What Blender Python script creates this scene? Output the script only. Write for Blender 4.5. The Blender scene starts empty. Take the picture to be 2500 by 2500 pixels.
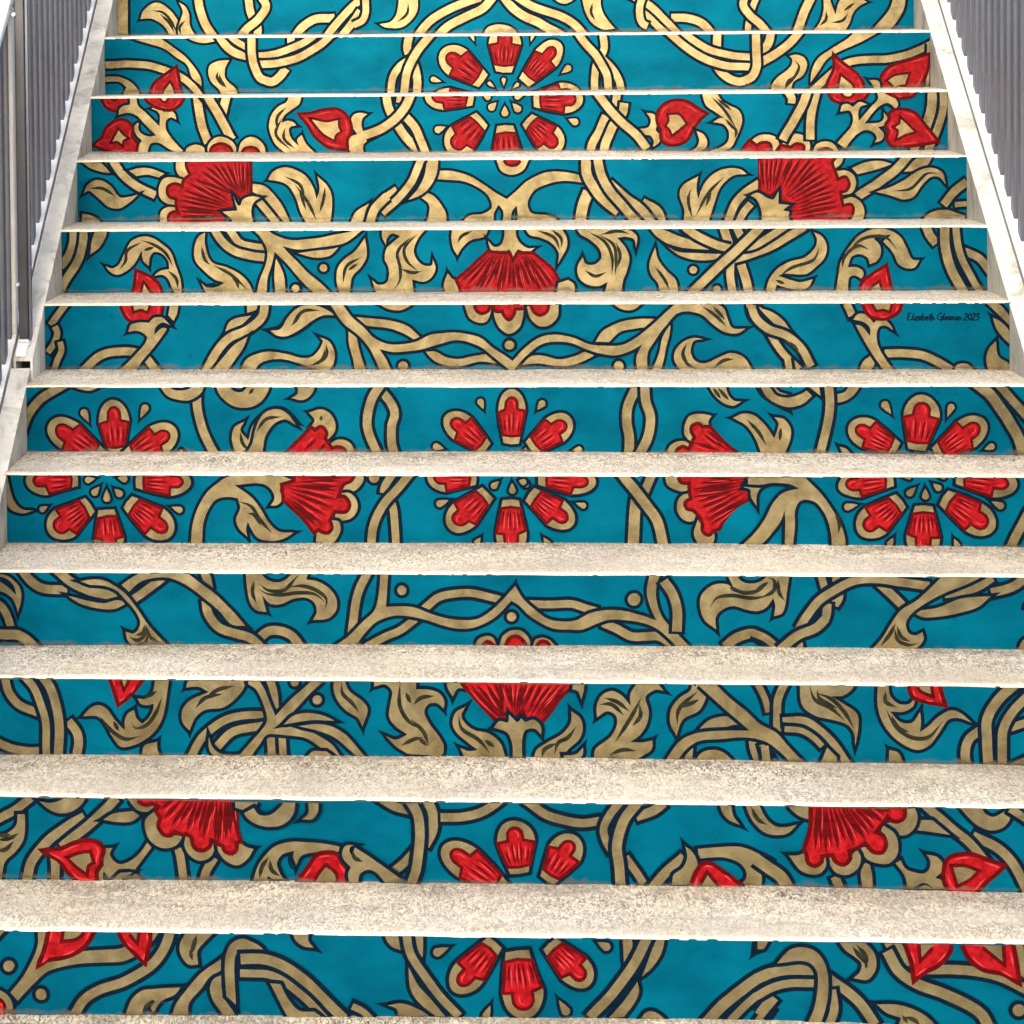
import bpy, bmesh, math, random
from mathutils import Vector, Matrix
from mathutils.geometry import tessellate_polygon
random.seed(7)
S = bpy.context.scene

# ------------------------------------------------------------------ camera
cam_d = bpy.data.cameras.new("camera"); cam = bpy.data.objects.new("camera", cam_d)
S.collection.objects.link(cam); S.camera = cam
R_ = Vector((0.997902484, 0.063796158, -0.010985521)); U_ = Vector((0.009044378, 0.030636758, 0.999489664)); F_ = Vector((-0.064100161, 0.997492576, -0.0299955))
M = Matrix((R_, U_, -F_)).transposed().to_4x4(); M.translation = Vector((-0.055086, -7.904228, 0.055573)); cam.matrix_world = M
cam_d.sensor_width = 36.0; cam_d.lens = 36.0*6013.4433/2500.0
cam_d.shift_x = 0.5-783.77636/2500.0; cam_d.shift_y = 91.89475/2500.0-0.5
cam_d.clip_end = 2000.0; cam_d.clip_start = 0.05
# ------------------------------------------------------------------ light
SUN_EL, SUN_AZ = math.radians(23), math.radians(5)     # azimuth measured from straight behind the camera towards its left
W = bpy.data.worlds.new("World"); S.world = W; W.use_nodes = True
nt = W.node_tree; sky = nt.nodes.new("ShaderNodeTexSky"); sky.sky_type = 'NISHITA'; sky.sun_disc = False
sky.sun_elevation = SUN_EL; sky.sun_rotation = math.pi+SUN_AZ; sky.dust_density = 3.0; sky.air_density = 1.0; sky.ozone_density = 0.6
bg = nt.nodes["Background"]; bg.inputs[1].default_value = 0.15; nt.links.new(sky.outputs[0], bg.inputs[0])
sd = bpy.data.lights.new("sun", 'SUN'); so = bpy.data.objects.new("sun", sd); S.collection.objects.link(so)
sd.energy = 1.5; sd.angle = math.radians(14); sd.color = (1.0, 0.95, 0.87)
sdir = Vector((-math.sin(SUN_AZ)*math.cos(SUN_EL), -math.cos(SUN_AZ)*math.cos(SUN_EL), math.sin(SUN_EL)))
so.rotation_euler = sdir.to_track_quat('Z', 'Y').to_euler(); so.location = sdir*20
vs = S.view_settings; vs.view_transform = 'Standard'; vs.look = 'None'; vs.gamma = 1.0; vs.use_curve_mapping = False
vs.exposure = 1.2
S.render.engine = 'CYCLES'
S.render.resolution_x = S.render.resolution_y = 1024

# ------------------------------------------------------------------ materials
class NB:
    def __init__(s, name):
        s.m = bpy.data.materials.new(name); s.m.use_nodes = True; s.t = s.m.node_tree; s.n = s.t.nodes; s.b = s.n["Principled BSDF"]
        s.g = s.n.new("ShaderNodeNewGeometry").outputs['Position']
    def link(s, a, b): s.t.links.new(a, b)
    def noise(s, scale, detail=4, rough=.55, stretch=(1,1,1), dist=0, seed=0):
        mp = s.n.new("ShaderNodeMapping"); s.link(s.g, mp.inputs[0]); mp.inputs['Scale'].default_value = stretch; mp.inputs['Location'].default_value = (seed*3.7, seed*1.3, seed*5.1)
        t = s.n.new("ShaderNodeTexNoise"); s.link(mp.outputs[0], t.inputs['Vector']); t.inputs['Scale'].default_value = scale
        t.inputs['Detail'].default_value = detail; t.inputs['Roughness'].default_value = rough; t.inputs['Distortion'].default_value = dist
        return t.outputs[0]
    def voro(s, scale, stretch=(1,1,1), feature='DISTANCE_TO_EDGE', warp=0.0):
        mp = s.n.new("ShaderNodeMapping"); mp.inputs['Scale'].default_value = stretch; src = s.g
        if warp:
            nz = s.n.new("ShaderNodeTexNoise"); s.link(s.g, nz.inputs['Vector']); nz.inputs['Scale'].default_value = 70
            vm = s.n.new("ShaderNodeVectorMath"); vm.operation = 'MULTIPLY_ADD'; s.link(nz.outputs[1], vm.inputs[0]); vm.inputs[1].default_value = (warp,)*3; s.link(s.g, vm.inputs[2]); src = vm.outputs[0]
        s.link(src, mp.inputs[0])
        t = s.n.new("ShaderNodeTexVoronoi"); t.feature = feature; s.link(mp.outputs[0], t.inputs['Vector']); t.inputs['Scale'].default_value = scale
        return t.outputs[0]
    def ramp(s, v, stops):
        r = s.n.new("ShaderNodeValToRGB"); s.link(v, r.inputs[0]); e = r.color_ramp.elements
        while len(e) < len(stops): e.new(.5)
        for el, (p, c) in zip(e, stops): el.position = p; el.color = (c, c, c, 1) if not isinstance(c, tuple) else (*c, 1)
        return r.outputs[0]
    def mix(s, f, a, b, mode='MIX'):
        m = s.n.new("ShaderNodeMix"); m.data_type = 'RGBA'; m.blend_type = mode
        for i, v in ((0, f), (6, a), (7, b)):
            if hasattr(v, 'links'): s.link(v, m.inputs[i])
            else: m.inputs[i].default_value = v if i == 0 else (*v, 1)
        return m.outputs[2]
    def math(s, op, a, b=0.0, clamp=False):
        m = s.n.new("ShaderNodeMath"); m.operation = op; m.use_clamp = clamp
        for i, v in ((0, a), (1, b)):
            if hasattr(v, 'links'): s.link(v, m.inputs[i])
            else: m.inputs[i].default_value = v
        return m.outputs[0]
    def bump(s, h, strength, dist):
        b = s.n.new("ShaderNodeBump"); s.link(h, b.inputs['Height']); b.inputs['Strength'].default_value = strength; b.inputs['Distance'].default_value = dist
        s.link(b.outputs[0], s.b.inputs['Normal'])
    def out(s, col, rough, metal=0.0, spec=None):
        for k, v in (('Base Color', col), ('Roughness', rough), ('Metallic', metal)):
            if hasattr(v, 'links'): s.link(v, s.b.inputs[k])
            else: s.b.inputs[k].default_value = (*v, 1) if isinstance(v, tuple) else v
        if spec is not None: s.b.inputs['Specular IOR Level'].default_value = spec
        return s.m
CONC = (.55, .50, .41)
def paint(name, dark, light, rough=.4, metal=0.0, stretch=(3, 3, 22), stain=None, chips=False, bump=.25, nscale=6, spec=.5):
    b = NB(name)
    a = b.noise(nscale, 5, .6, stretch); c = b.mix(b.ramp(a, [(.35, 0.0), (.65, 1.0)]), dark, light)
    if stain:
        s1 = b.ramp(b.noise(11, 6, .65, (1, 1, 1), .8, 3), [(.47, 0.0), (.68, 1.0)])
        c = b.mix(b.math('MULTIPLY', s1, stain[1]), c, stain[0])
    if chips:      # small flakes of paint missing, most of them close to the two ends of a riser
        x = b.n.new("ShaderNodeSeparateXYZ"); b.link(b.g, x.inputs[0])
        d = b.math('ABSOLUTE', b.math('SUBTRACT', x.outputs[0], .063)); e = b.ramp(b.math('SUBTRACT', d, .75), [(.40, 0.0), (.50, 1.0)])
        n = b.noise(75, 4, .6, (1, 1, 1.4), .4, 5); th = b.math('SUBTRACT', .80, b.math('MULTIPLY', e, .115))
        c = b.mix(b.math('GREATER_THAN', n, th), c, CONC)
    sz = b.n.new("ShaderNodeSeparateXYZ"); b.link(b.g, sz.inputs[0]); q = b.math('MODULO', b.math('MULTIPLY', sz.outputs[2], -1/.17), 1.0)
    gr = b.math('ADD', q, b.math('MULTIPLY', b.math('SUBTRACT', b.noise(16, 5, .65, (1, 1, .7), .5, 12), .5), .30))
    c = b.mix(b.ramp(gr, [(.95, 0.0), (1.03, .62)]), c, (.07, .062, .052))  # uneven foot band: grime, plus contact shade darkened into the paint colour
    sc = b.ramp(b.noise(30, 5, .7, (.5, 1, 2.2), .3, 14), [(.70, 0.0), (.84, .22)]); c = b.mix(sc, c, (.25, .26, .25))
    h = b.noise(55, 4, .55, (1, 1, 1.6)); b.bump(h, bump, .002)
    r = b.ramp(b.noise(20, 4), [(.3, rough-.06), (.7, rough+.08)])
    return b.out(c, r, metal, spec)
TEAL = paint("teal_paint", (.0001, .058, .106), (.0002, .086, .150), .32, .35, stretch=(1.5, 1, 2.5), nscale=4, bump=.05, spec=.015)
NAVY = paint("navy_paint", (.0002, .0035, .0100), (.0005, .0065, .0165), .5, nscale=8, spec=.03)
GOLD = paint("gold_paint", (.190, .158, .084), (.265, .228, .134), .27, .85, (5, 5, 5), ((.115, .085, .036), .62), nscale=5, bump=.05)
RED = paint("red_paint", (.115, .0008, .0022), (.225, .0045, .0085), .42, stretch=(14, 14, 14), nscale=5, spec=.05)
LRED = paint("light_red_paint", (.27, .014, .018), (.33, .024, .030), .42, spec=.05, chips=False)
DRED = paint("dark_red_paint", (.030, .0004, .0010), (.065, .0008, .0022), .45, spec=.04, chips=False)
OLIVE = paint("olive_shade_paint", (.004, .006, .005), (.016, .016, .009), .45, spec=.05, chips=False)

def tread_material():
    b = NB("rough_concrete"); uv = b.n.new("ShaderNodeUVMap").outputs[0]; sx = b.n.new("ShaderNodeSeparateXYZ"); b.link(uv, sx.inputs[0]); v = sx.outputs[1]
    base = b.mix(b.ramp(b.noise(3, 4, .6), [(.35, 0.0), (.7, 1.0)]), (.81, .70, .53), (.86, .78, .64))
    big = b.noise(4.5, 5, .62, (1, 1.6, 1), .6, 2)
    fine = b.noise(80, 5, .62, (1, .42, 1), 2.2, 4)
    squig = b.ramp(b.math('ABSOLUTE', b.math('SUBTRACT', b.noise(52, 3, .55, (1, .42, 1), 1.8, 11), .5)), [(.0, 1.0), (.028, .8), (.06, 0.0)])
    pit = b.ramp(fine, [(.52, 0.0), (.60, 1.0)])
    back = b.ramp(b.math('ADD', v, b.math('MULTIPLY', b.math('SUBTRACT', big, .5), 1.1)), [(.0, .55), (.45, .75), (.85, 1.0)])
    worn = b.ramp(b.math('ADD', v, b.math('MULTIPLY', b.math('SUBTRACT', b.noise(14, 5, .65, (1, 1, 1), .5, 15), .5), .16)), [(-.01, 0.0), (.045, 1.0)])
    zone = b.ramp(b.noise(2.6, 5, .62, (1, 2.2, 1), .8, 16), [(.34, .5), (.60, 1.0)])
    f = b.math('MULTIPLY', b.math('MULTIPLY', b.math('MULTIPLY', b.math('ADD', b.math('MULTIPLY', squig, .7), b.math('MULTIPLY', pit, .85), True), back), worn), zone)
    c = b.mix(f, base, (.105, .072, .042))
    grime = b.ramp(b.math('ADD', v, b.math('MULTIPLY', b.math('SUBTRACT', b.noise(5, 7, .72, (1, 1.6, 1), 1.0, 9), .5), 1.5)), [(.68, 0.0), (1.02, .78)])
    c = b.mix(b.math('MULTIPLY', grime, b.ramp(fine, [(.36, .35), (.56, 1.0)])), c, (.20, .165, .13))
    c = b.mix(b.ramp(b.noise(1.3, 6, .68, (1, 2.0, 1), .9, 21), [(.44, 0.0), (.72, .62)]), c, (.40, .34, .27))
    streak = b.ramp(b.noise(9, 5, .65, (.35, 3.0, 1), .4, 17), [(.56, 0.0), (.72, .5)]); c = b.mix(streak, c, (.36, .31, .25))
    c = b.mix(b.math('GREATER_THAN', b.noise(55, 2, .5, (1, .7, 1), 0, 8), .79), c, (.05, .04, .04))
    h = b.math('ADD', b.math('MULTIPLY', fine, -.7), b.math('MULTIPLY', squig, -.3)); b.bump(h, .5, .004)
    return b.out(c, .9, 0, .2)
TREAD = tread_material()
def concrete(name, a, c2, dirt, damt=.55, sc=7):
    b = NB(name); c = b.mix(b.ramp(b.noise(sc, 5, .6), [(.35, 0.0), (.65, 1.0)]), a, c2)
    d = b.ramp(b.noise(13, 6, .68, (1, 1, .45), .5, 6), [(.50, 0.0), (.72, 1.0)]); c = b.mix(b.math('MULTIPLY', d, damt), c, dirt)
    b.bump(b.noise(120, 5, .6), .35, .002); return b.out(c, .85, 0, .25)
CURBSIDE = concrete("weathered_curb_side", (.38, .355, .305), (.50, .47, .40), (.13, .115, .09), .9, 9)
CURB = concrete("curb_concrete", (.50, .485, .44), (.70, .675, .61), (.20, .19, .165), .85)
RAILW = concrete("white_painted_steel", (.78, .78, .78), (.82, .82, .82), (.60, .60, .60), .3)
GROUND = concrete("ground_concrete", (.30, .29, .27), (.36, .34, .31), (.18, .17, .15), .5, 1.5)
BODY = concrete("plain_concrete", (.42, .39, .34), (.5, .47, .4), (.2, .18, .15), .5)
def steel(name, a, c, rough=.5, metal=.6):
    b = NB(name); col = b.mix(b.ramp(b.noise(14, 5, .62, (1, 1, .5), .4), [(.35, 0.0), (.68, 1.0)]), a, c)
    b.bump(b.noise(90, 3), .15, .001); return b.out(col, rough, metal)
BAR = steel("galvanised_bar", (.085, .092, .125), (.115, .125, .165), .42, .55)
LIGHT = steel("bright_galvanised_steel", (.60, .62, .66), (.74, .76, .79), .42, .3)
DARK = steel("dark_grey_steel", (.035, .035, .042), (.055, .055, .063), .5, .3)
BLACK = steel("void_shade_black", (.01, .01, .01), (.02, .02, .02), .8, 0)

# ------------------------------------------------------------------ object helpers
COL = S.collection
def link(name, bm, mats, parent=None):
    me = bpy.data.meshes.new(name); bm.to_mesh(me); bm.free()
    for m in (mats if isinstance(mats, (list, tuple)) else [mats]): me.materials.append(m)
    o = bpy.data.objects.new(name, me); COL.objects.link(o)
    if parent: attach(o, parent)
    return o
def attach(o, parent):
    o.parent = parent; r = parent
    loc = Vector((0, 0, 0))
    while r: loc += r.location; r = r.parent
    o.location = o.location-loc
def thing(name, label, cat, loc, group=None):
    o = bpy.data.objects.new(name, None); COL.objects.link(o); o.location = loc; o.empty_display_size = .1
    o['label'] = label; o['category'] = cat
    if group: o['group'] = group
    return o
def box(bm, x0, x1, y0, y1, z0, z1):
    v = [bm.verts.new(p) for p in ((x0,y0,z0),(x1,y0,z0),(x1,y1,z0),(x0,y1,z0),(x0,y0,z1),(x1,y0,z1),(x1,y1,z1),(x0,y1,z1))]
    for f in ((0,3,2,1),(4,5,6,7),(0,1,5,4),(1,2,6,5),(2,3,7,6),(3,0,4,7)): bm.faces.new([v[i] for i in f])
    return v
def bevel(bm, w, seg=2):
    bmesh.ops.bevel(bm, geom=bm.edges[:], offset=w, segments=seg, affect='EDGES', profile=.6)
SL = .607                                   # slope of the flight
def slab(bm, x0, x1, y0, y1, zt, zb):       # sloped prism following the flight, tops at SL*y+zt and bottoms at SL*y+zb
    v = [bm.verts.new((x, y, SL*y+z)) for x in (x0, x1) for y in (y0, y1) for z in (zb, zt)]
    for f in ((0,1,3,2),(4,6,7,5),(0,4,5,1),(2,3,7,6),(1,5,7,3),(0,2,6,4)): bm.faces.new([v[i] for i in f])
    bmesh.ops.recalc_face_normals(bm, faces=bm.faces[:])

# ------------------------------------------------------------------ stairs
T, RH, XL, XR = .28, .17, -1.22237, 1.31936
TOPS = {1: (-0.00108, -0.1721), 2: (0.0001, -0.3414), 3: (-0.00019, -0.5109), 4: (0.00102, -0.681), 5: (0.00092, -0.8488), 6: (0.00087, -1.0198), 7: (-3e-05, -1.1882), 8: (2e-05, -1.3588), 9: (-0.00131, -1.5271), 10: (-0.0011, -1.6974), 11: (0.00106, -1.8702)}
BOTS = {0: [(-1.205, -0.1685), (-0.515, -0.1708), (0.329, -0.172), (0.95, -0.1725), (1.318, -0.1715)], 1: [(-1.205, -0.3444), (-0.381, -0.3469), (0.314, -0.342), (0.914, -0.3442), (1.314, -0.341)], 2: [(-1.224, -0.5022), (-0.457, -0.5105), (0.153, -0.5075), (0.757, -0.5118), (1.318, -0.5137)], 3: [(-1.21, -0.6851), (-0.444, -0.6883), (0.144, -0.6853), (0.725, -0.6884), (1.315, -0.6857)], 4: [(-1.221, -0.854), (-0.51, -0.8546), (0.089, -0.8537), (0.715, -0.8525), (1.315, -0.8534)], 5: [(-1.201, -1.0218), (-0.493, -1.0221), (0.082, -1.0224), (0.682, -1.0218), (1.314, -1.0229)], 6: [(-1.222, -1.1866), (-0.571, -1.1868), (0.053, -1.1854), (0.69, -1.1867), (1.295, -1.1925)], 7: [(-1.2, -1.3565), (-0.55, -1.3548), (0.047, -1.3509), (0.656, -1.3518), (1.234, -1.3563)], 8: [(-1.188, -1.5326), (-0.568, -1.525), (0.021, -1.5229), (0.602, -1.5232), (1.172, -1.5259)], 9: [(-1.136, -1.6997), (-0.546, -1.6947), (0.015, -1.6929), (0.568, -1.697), (1.111, -1.7006)], 10: [(-1.084, -1.8746), (-0.523, -1.8693), (0.009, -1.8697), (0.535, -1.8671), (1.05, -1.8752)], 11: [(-1.032, -2.0426), (-0.501, -2.0353), (0.003, -2.0311), (0.501, -2.0281), (0.989, -2.0361)]}
TOPS[0] = (0, -.003); TOPS[12] = (.0, -2.0385)
BOTS[12] = [(-1.1, -2.21), (1.2, -2.21)]
def top_z(k, x): a, b = TOPS[k]; return a*x+b
def bot_z(k, x):
    P = BOTS[k]
    if x <= P[0][0]: return P[0][1]
    for (xa, za), (xb, zb) in zip(P, P[1:]):
        if x <= xb: return za+(zb-za)*(x-xa)/(xb-xa)
    return P[-1][1]
stair = thing('staircase', 'wide concrete staircase with turquoise risers painted with red flowers and gold vines', 'staircase', (0.063, -3.36, -2.21))
risers = []
for k in range(13):
    bm = bmesh.new(); y = -T*k
    zb = -RH*(k+1)-.03
    v = []
    N = 24
    for i in range(N+1):
        x = XL-.004+(XR-XL+.008)*i/N; zt = top_z(k, x)
        v.append([bm.verts.new((x, y, zb)), bm.verts.new((x, y, zt)), bm.verts.new((x, y+.03, zt)), bm.verts.new((x, y+.03, zb))])
    for a, c in zip(v, v[1:]):
        for j in range(4): bm.faces.new([a[j], c[j], c[(j+1)%4], a[(j+1)%4]])
    bm.faces.new(v[0]); bm.faces.new(v[-1][::-1])
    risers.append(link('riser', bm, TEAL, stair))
rnd = random.Random(3)
def wob(seed):
    r = random.Random(seed); ph = [(r.uniform(0, 6.28), r.uniform(3, 45), r.uniform(.3, 1)) for _ in range(9)]
    return lambda x: sum(a*math.sin(x*f+p) for p, f, a in ph)/4.0
for k in range(1, 13):
    bm = bmesh.new(); uvl = bm.loops.layers.uv.new("UVMap"); yf = -T*k; yb = -T*(k-1)
    w1, w2, w3 = wob(k), wob(k+40), wob(k+80); N = 420; rows = []
    rc = random.Random(k+300); cps = [(rc.uniform(XL, XR), rc.uniform(.004, .018), rc.uniform(.0015, .0050)) for _ in range(26)]
    def chip(x): return max((d*(1-((x-c)/w)**2) for c, w, d in cps if abs(x-c) < w), default=0.0)
    for i in range(N+1):
        x = XL-.003+(XR-XL+.006)*i/N; zf = top_z(k, x)+.0050+.0008*w2(x)-.7*chip(x); zb = bot_z(k-1, x)+.0012*w1(x); fr = yf-.0022+.0011*w3(x)+chip(x)
        pr = [(yb+.02, zb, 1.0), (yb-.002, zb, .99), (yb-.07, zb*.72+zf*.28+.0006*w3(x), .74), (yb-.15, zb*.42+zf*.58, .46), (yf+.03, zf+.0006, .10), (yf+.008, zf, .035), (fr+.0028, zf-.0006, .012), (fr+.0006, zf-.0022, .006), (fr, zf-.0045, .003), (fr+.0012, zf-.0064, .0), (yf+.012, zf-.0075, 0.0), (yf+.012, zf-.05, 0.0), (yb+.02, zb-.05, 1.0)]
        rows.append([(bm.verts.new((x, py, pz)), pv) for py, pz, pv in pr])
    for i, (a, c) in enumerate(zip(rows, rows[1:])):
        for j in range(len(a)):
            q = [a[j], c[j], c[(j+1)%len(a)], a[(j+1)%len(a)]]
            f = bm.faces.new([t[0] for t in q]); f.smooth = j < 9
            for lp, (vv, pv) in zip(f.loops, q): lp[uvl].uv = (vv.co.x, pv)
    bm.faces.new([t[0] for t in rows[0]][::-1]); bm.faces.new([t[0] for t in rows[-1]])
    bmesh.ops.recalc_face_normals(bm, faces=bm.faces[:])
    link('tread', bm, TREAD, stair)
# side curbs; the left one is cut through under the railing post
def curb(x0, x1, y0, y1):
    bm = bmesh.new(); slab(bm, x0, x1, y0, y1, 0.0, -.42); bmesh.ops.subdivide_edges(bm, edges=[e for e in bm.edges if abs(e.verts[0].co.y-e.verts[1].co.y) > .5], cuts=60)
    r = random.Random(5)
    for v in bm.verts: v.co.z += r.uniform(-.0012, .0012)
    for f in bm.faces: f.normal_update(); f.material_index = 1 if abs(f.normal.x) > .7 else 0
    return link('curb', bm, [CURB, CURBSIDE], stair)
GA, GB = -1.586, -1.620
curb(XL-.050, XL, .30, -1.42); curb(XL-.050, XL, GB, -3.42); curb(XR, XR+.050, .30, -3.42)
bm = bmesh.new(); slab(bm, XL-.050, XL, -1.42, GA, 0.0, -.007); slab(bm, XL-.050, XL-.044, -1.42, GA, -.0071, -.42); slab(bm, XL-.006, XL, -1.42, GA, -.0071, -.42)
link('curb', bm, CURB, stair)
bm = bmesh.new(); slab(bm, XL-.0435, XL-.0065, -1.425, -1.50, -.0075, -.40); link('void_shade_block', bm, BLACK, stair)  # black block added inside the hollow curb end, its colour painting the void's shade
# ground and landing
bm = bmesh.new()
for x0, x1, y0, y1 in ((-300, 300, -300, 300),):
    bm.faces.new([bm.verts.new(p) for p in ((x0,y0,-2.212),(x1,y0,-2.212),(x1,y1,-2.212),(x0,y1,-2.212))])
g = link('ground', bm, GROUND); g['kind'] = 'structure'
bm = bmesh.new(); box(bm, -1.6, 1.75, .0305, 3.0, -.15, 0.0); lo = link('landing', bm, BODY); lo['kind'] = 'structure'
bm = bmesh.new()
sv = [(0.035, -2.2), (0.035, -.16), (2.95, -.16), (2.95, -2.2)]
box(bm, -1.2, 1.32, .035, 2.9, -2.2, -.16); link('stair_core', bm, BODY, stair)

# ------------------------------------------------------------------ railings
def railing(side, label):
    s = side; xin = XL-.058 if s < 0 else XR+.058                 # inner edge of the bottom channel
    rt = thing('railing', label, 'railing', (xin+s*.03, -3.0, -1.8), 'steel railings beside the stairs')
    bm = bmesh.new(); x0, x1 = sorted((xin, xin+s*.11)); slab(bm, x0, x1, .5, -3.42, -.004, -.14); link('bottom_rail', bm, RAILW, rt)
    xb = XL-.0685 if s < 0 else XR+.079
    proto = None; y = .40; p = .0862
    ys = []
    while y > -3.3: ys.append(y); y -= p
    for yy in ys:
        if proto is None:
            bm = bmesh.new(); x0, x1 = sorted((xb, xb+s*.016)); box(bm, x0, x1, -.019, .019, -.02, .866); bevel(bm, .0012, 1)
            me = bpy.data.meshes.new('baluster'); bm.to_mesh(me); bm.free(); me.materials.append(BAR); proto = me
        o = bpy.data.objects.new('baluster', proto); COL.objects.link(o); o.location = (0, yy, SL*yy-.004); attach(o, rt)
    xh = XL-.055 if s < 0 else XR+.055
    bm = bmesh.new(); x0, x1 = sorted((xh, xh+s*.055)); slab(bm, x0, x1, .5, -3.42, .893, .862); bevel(bm, .006, 2); link('handrail', bm, LIGHT, rt)
    return rt, xb
rl, xbl = railing(-1, 'grey steel bar railing on the left of the stairs with dark post at its foot')
rr, xbr = railing(1, 'grey steel bar railing on the right of the stairs')
bm = bmesh.new(); box(bm, -1.3100, -1.2795, -1.500, -1.470, -.912, -.05); bevel(bm, .003, 1); link('post', bm, LIGHT, rl)['label'] = 'bright galvanised post under the handrail'
bm = bmesh.new(); box(bm, -1.2662, -1.2425, -1.536, -1.508, -.925, .35); bevel(bm, .002, 1); dp = link('post', bm, DARK, rl); dp['label'] = 'dark grey square post standing on the curb'
bm = bmesh.new(); box(bm, -1.2412, -1.2352, -1.525, -1.508, -.93, .35); link('edge_strip', bm, BAR, dp)
bm = bmesh.new(); box(bm, -1.2690, -1.2340, -1.552, -1.500, -.9335, -.9255); bevel(bm, .002, 1); link('base_plate', bm, LIGHT, dp)
bm = bmesh.new(); slab(bm, -1.2680, -1.2400, -1.583, -1.535, .0125, .0015); bevel(bm, .002, 1); link('shoe', bm, RAILW, dp)
for z in (-.775, -.068):
    bm = bmesh.new(); bmesh.ops.create_cone(bm, cap_ends=True, segments=8, radius1=.0058, radius2=.0045, depth=.014, matrix=Matrix.Translation((-1.2672, -1.540, z))@Matrix.Rotation(math.pi/2, 4, 'X')); link('bolt', bm, LIGHT, dp)

# ------------------------------------------------------------------ mural
# Every painted shape is traced on the plane of its riser: x in mm across, z in mm from the riser's nominal top edge.
def pts(tok):
    out = []
    for q in tok:
        c = q.endswith('!'); x, z = q.rstrip('!').split(','); out.append((float(x), float(z), c))
    return out
def cr(P, closed=False, step=4.5):
    P = [Vector((p[0], p[1])) for p in P]; n = len(P)
    if n == 2 and not closed: 
        m = max(2, int((P[1]-P[0]).length/8)); return [P[0].lerp(P[1], i/m) for i in range(m+1)]
    out = []
    for i in range(n if closed else n-1):
        p1, p2 = P[i], P[(i+1) % n]
        p0 = P[i-1] if (i > 0 or closed) else p1*2-p2
        p3 = P[(i+2) % n] if (i+2 < n or closed) else p2*2-p1
        m = max(2, min(14, int((p2-p1).length/step)))
        # centripetal-like tangents keep uneven spacing from overshooting
        d0, d1, d2 = max((p1-p0).length, 1e-6)**.5, max((p2-p1).length, 1e-6)**.5, max((p3-p2).length, 1e-6)**.5
        t1 = (p1-p0)/d0-(p2-p0)/(d0+d1)+(p2-p1)/d1; t2 = (p2-p1)/d1-(p3-p1)/(d1+d2)+(p3-p2)/d2
        t1 *= d1; t2 *= d1
        for j in range(m):
            t = j/m; a = t*t; b = a*t
            out.append(p1*(2*b-3*a+1)+t1*(b-2*a+t)+p2*(-2*b+3*a)+t2*(b-a))
    if not closed: out.append(P[-1])
    return out
def outline(P):
    n = len(P); cs = [i for i, p in enumerate(P) if p[2]]
    if not cs: return cr(P, True)
    out = []
    for a, i in enumerate(cs):
        j = cs[(a+1) % len(cs)]; seg = [P[i]]; q = i
        while True:
            q = (q+1) % n; seg.append(P[q])
            if q == j: break
        out += cr(seg)[:-1]
    return out
def jit(L, amp, rs):        # hand wobble of a brushed edge
    f = [(rs.uniform(.02, .09), rs.uniform(0, 6.3)) for _ in range(3)]; s = 0; out = []
    for i, p in enumerate(L):
        if i: s += (p-L[i-1]).length
        out.append(p+Vector((sum(math.sin(s*a+b) for a, b in f), sum(math.cos(s*a*1.13+b*2) for a, b in f)))*amp/3)
    return out
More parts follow.
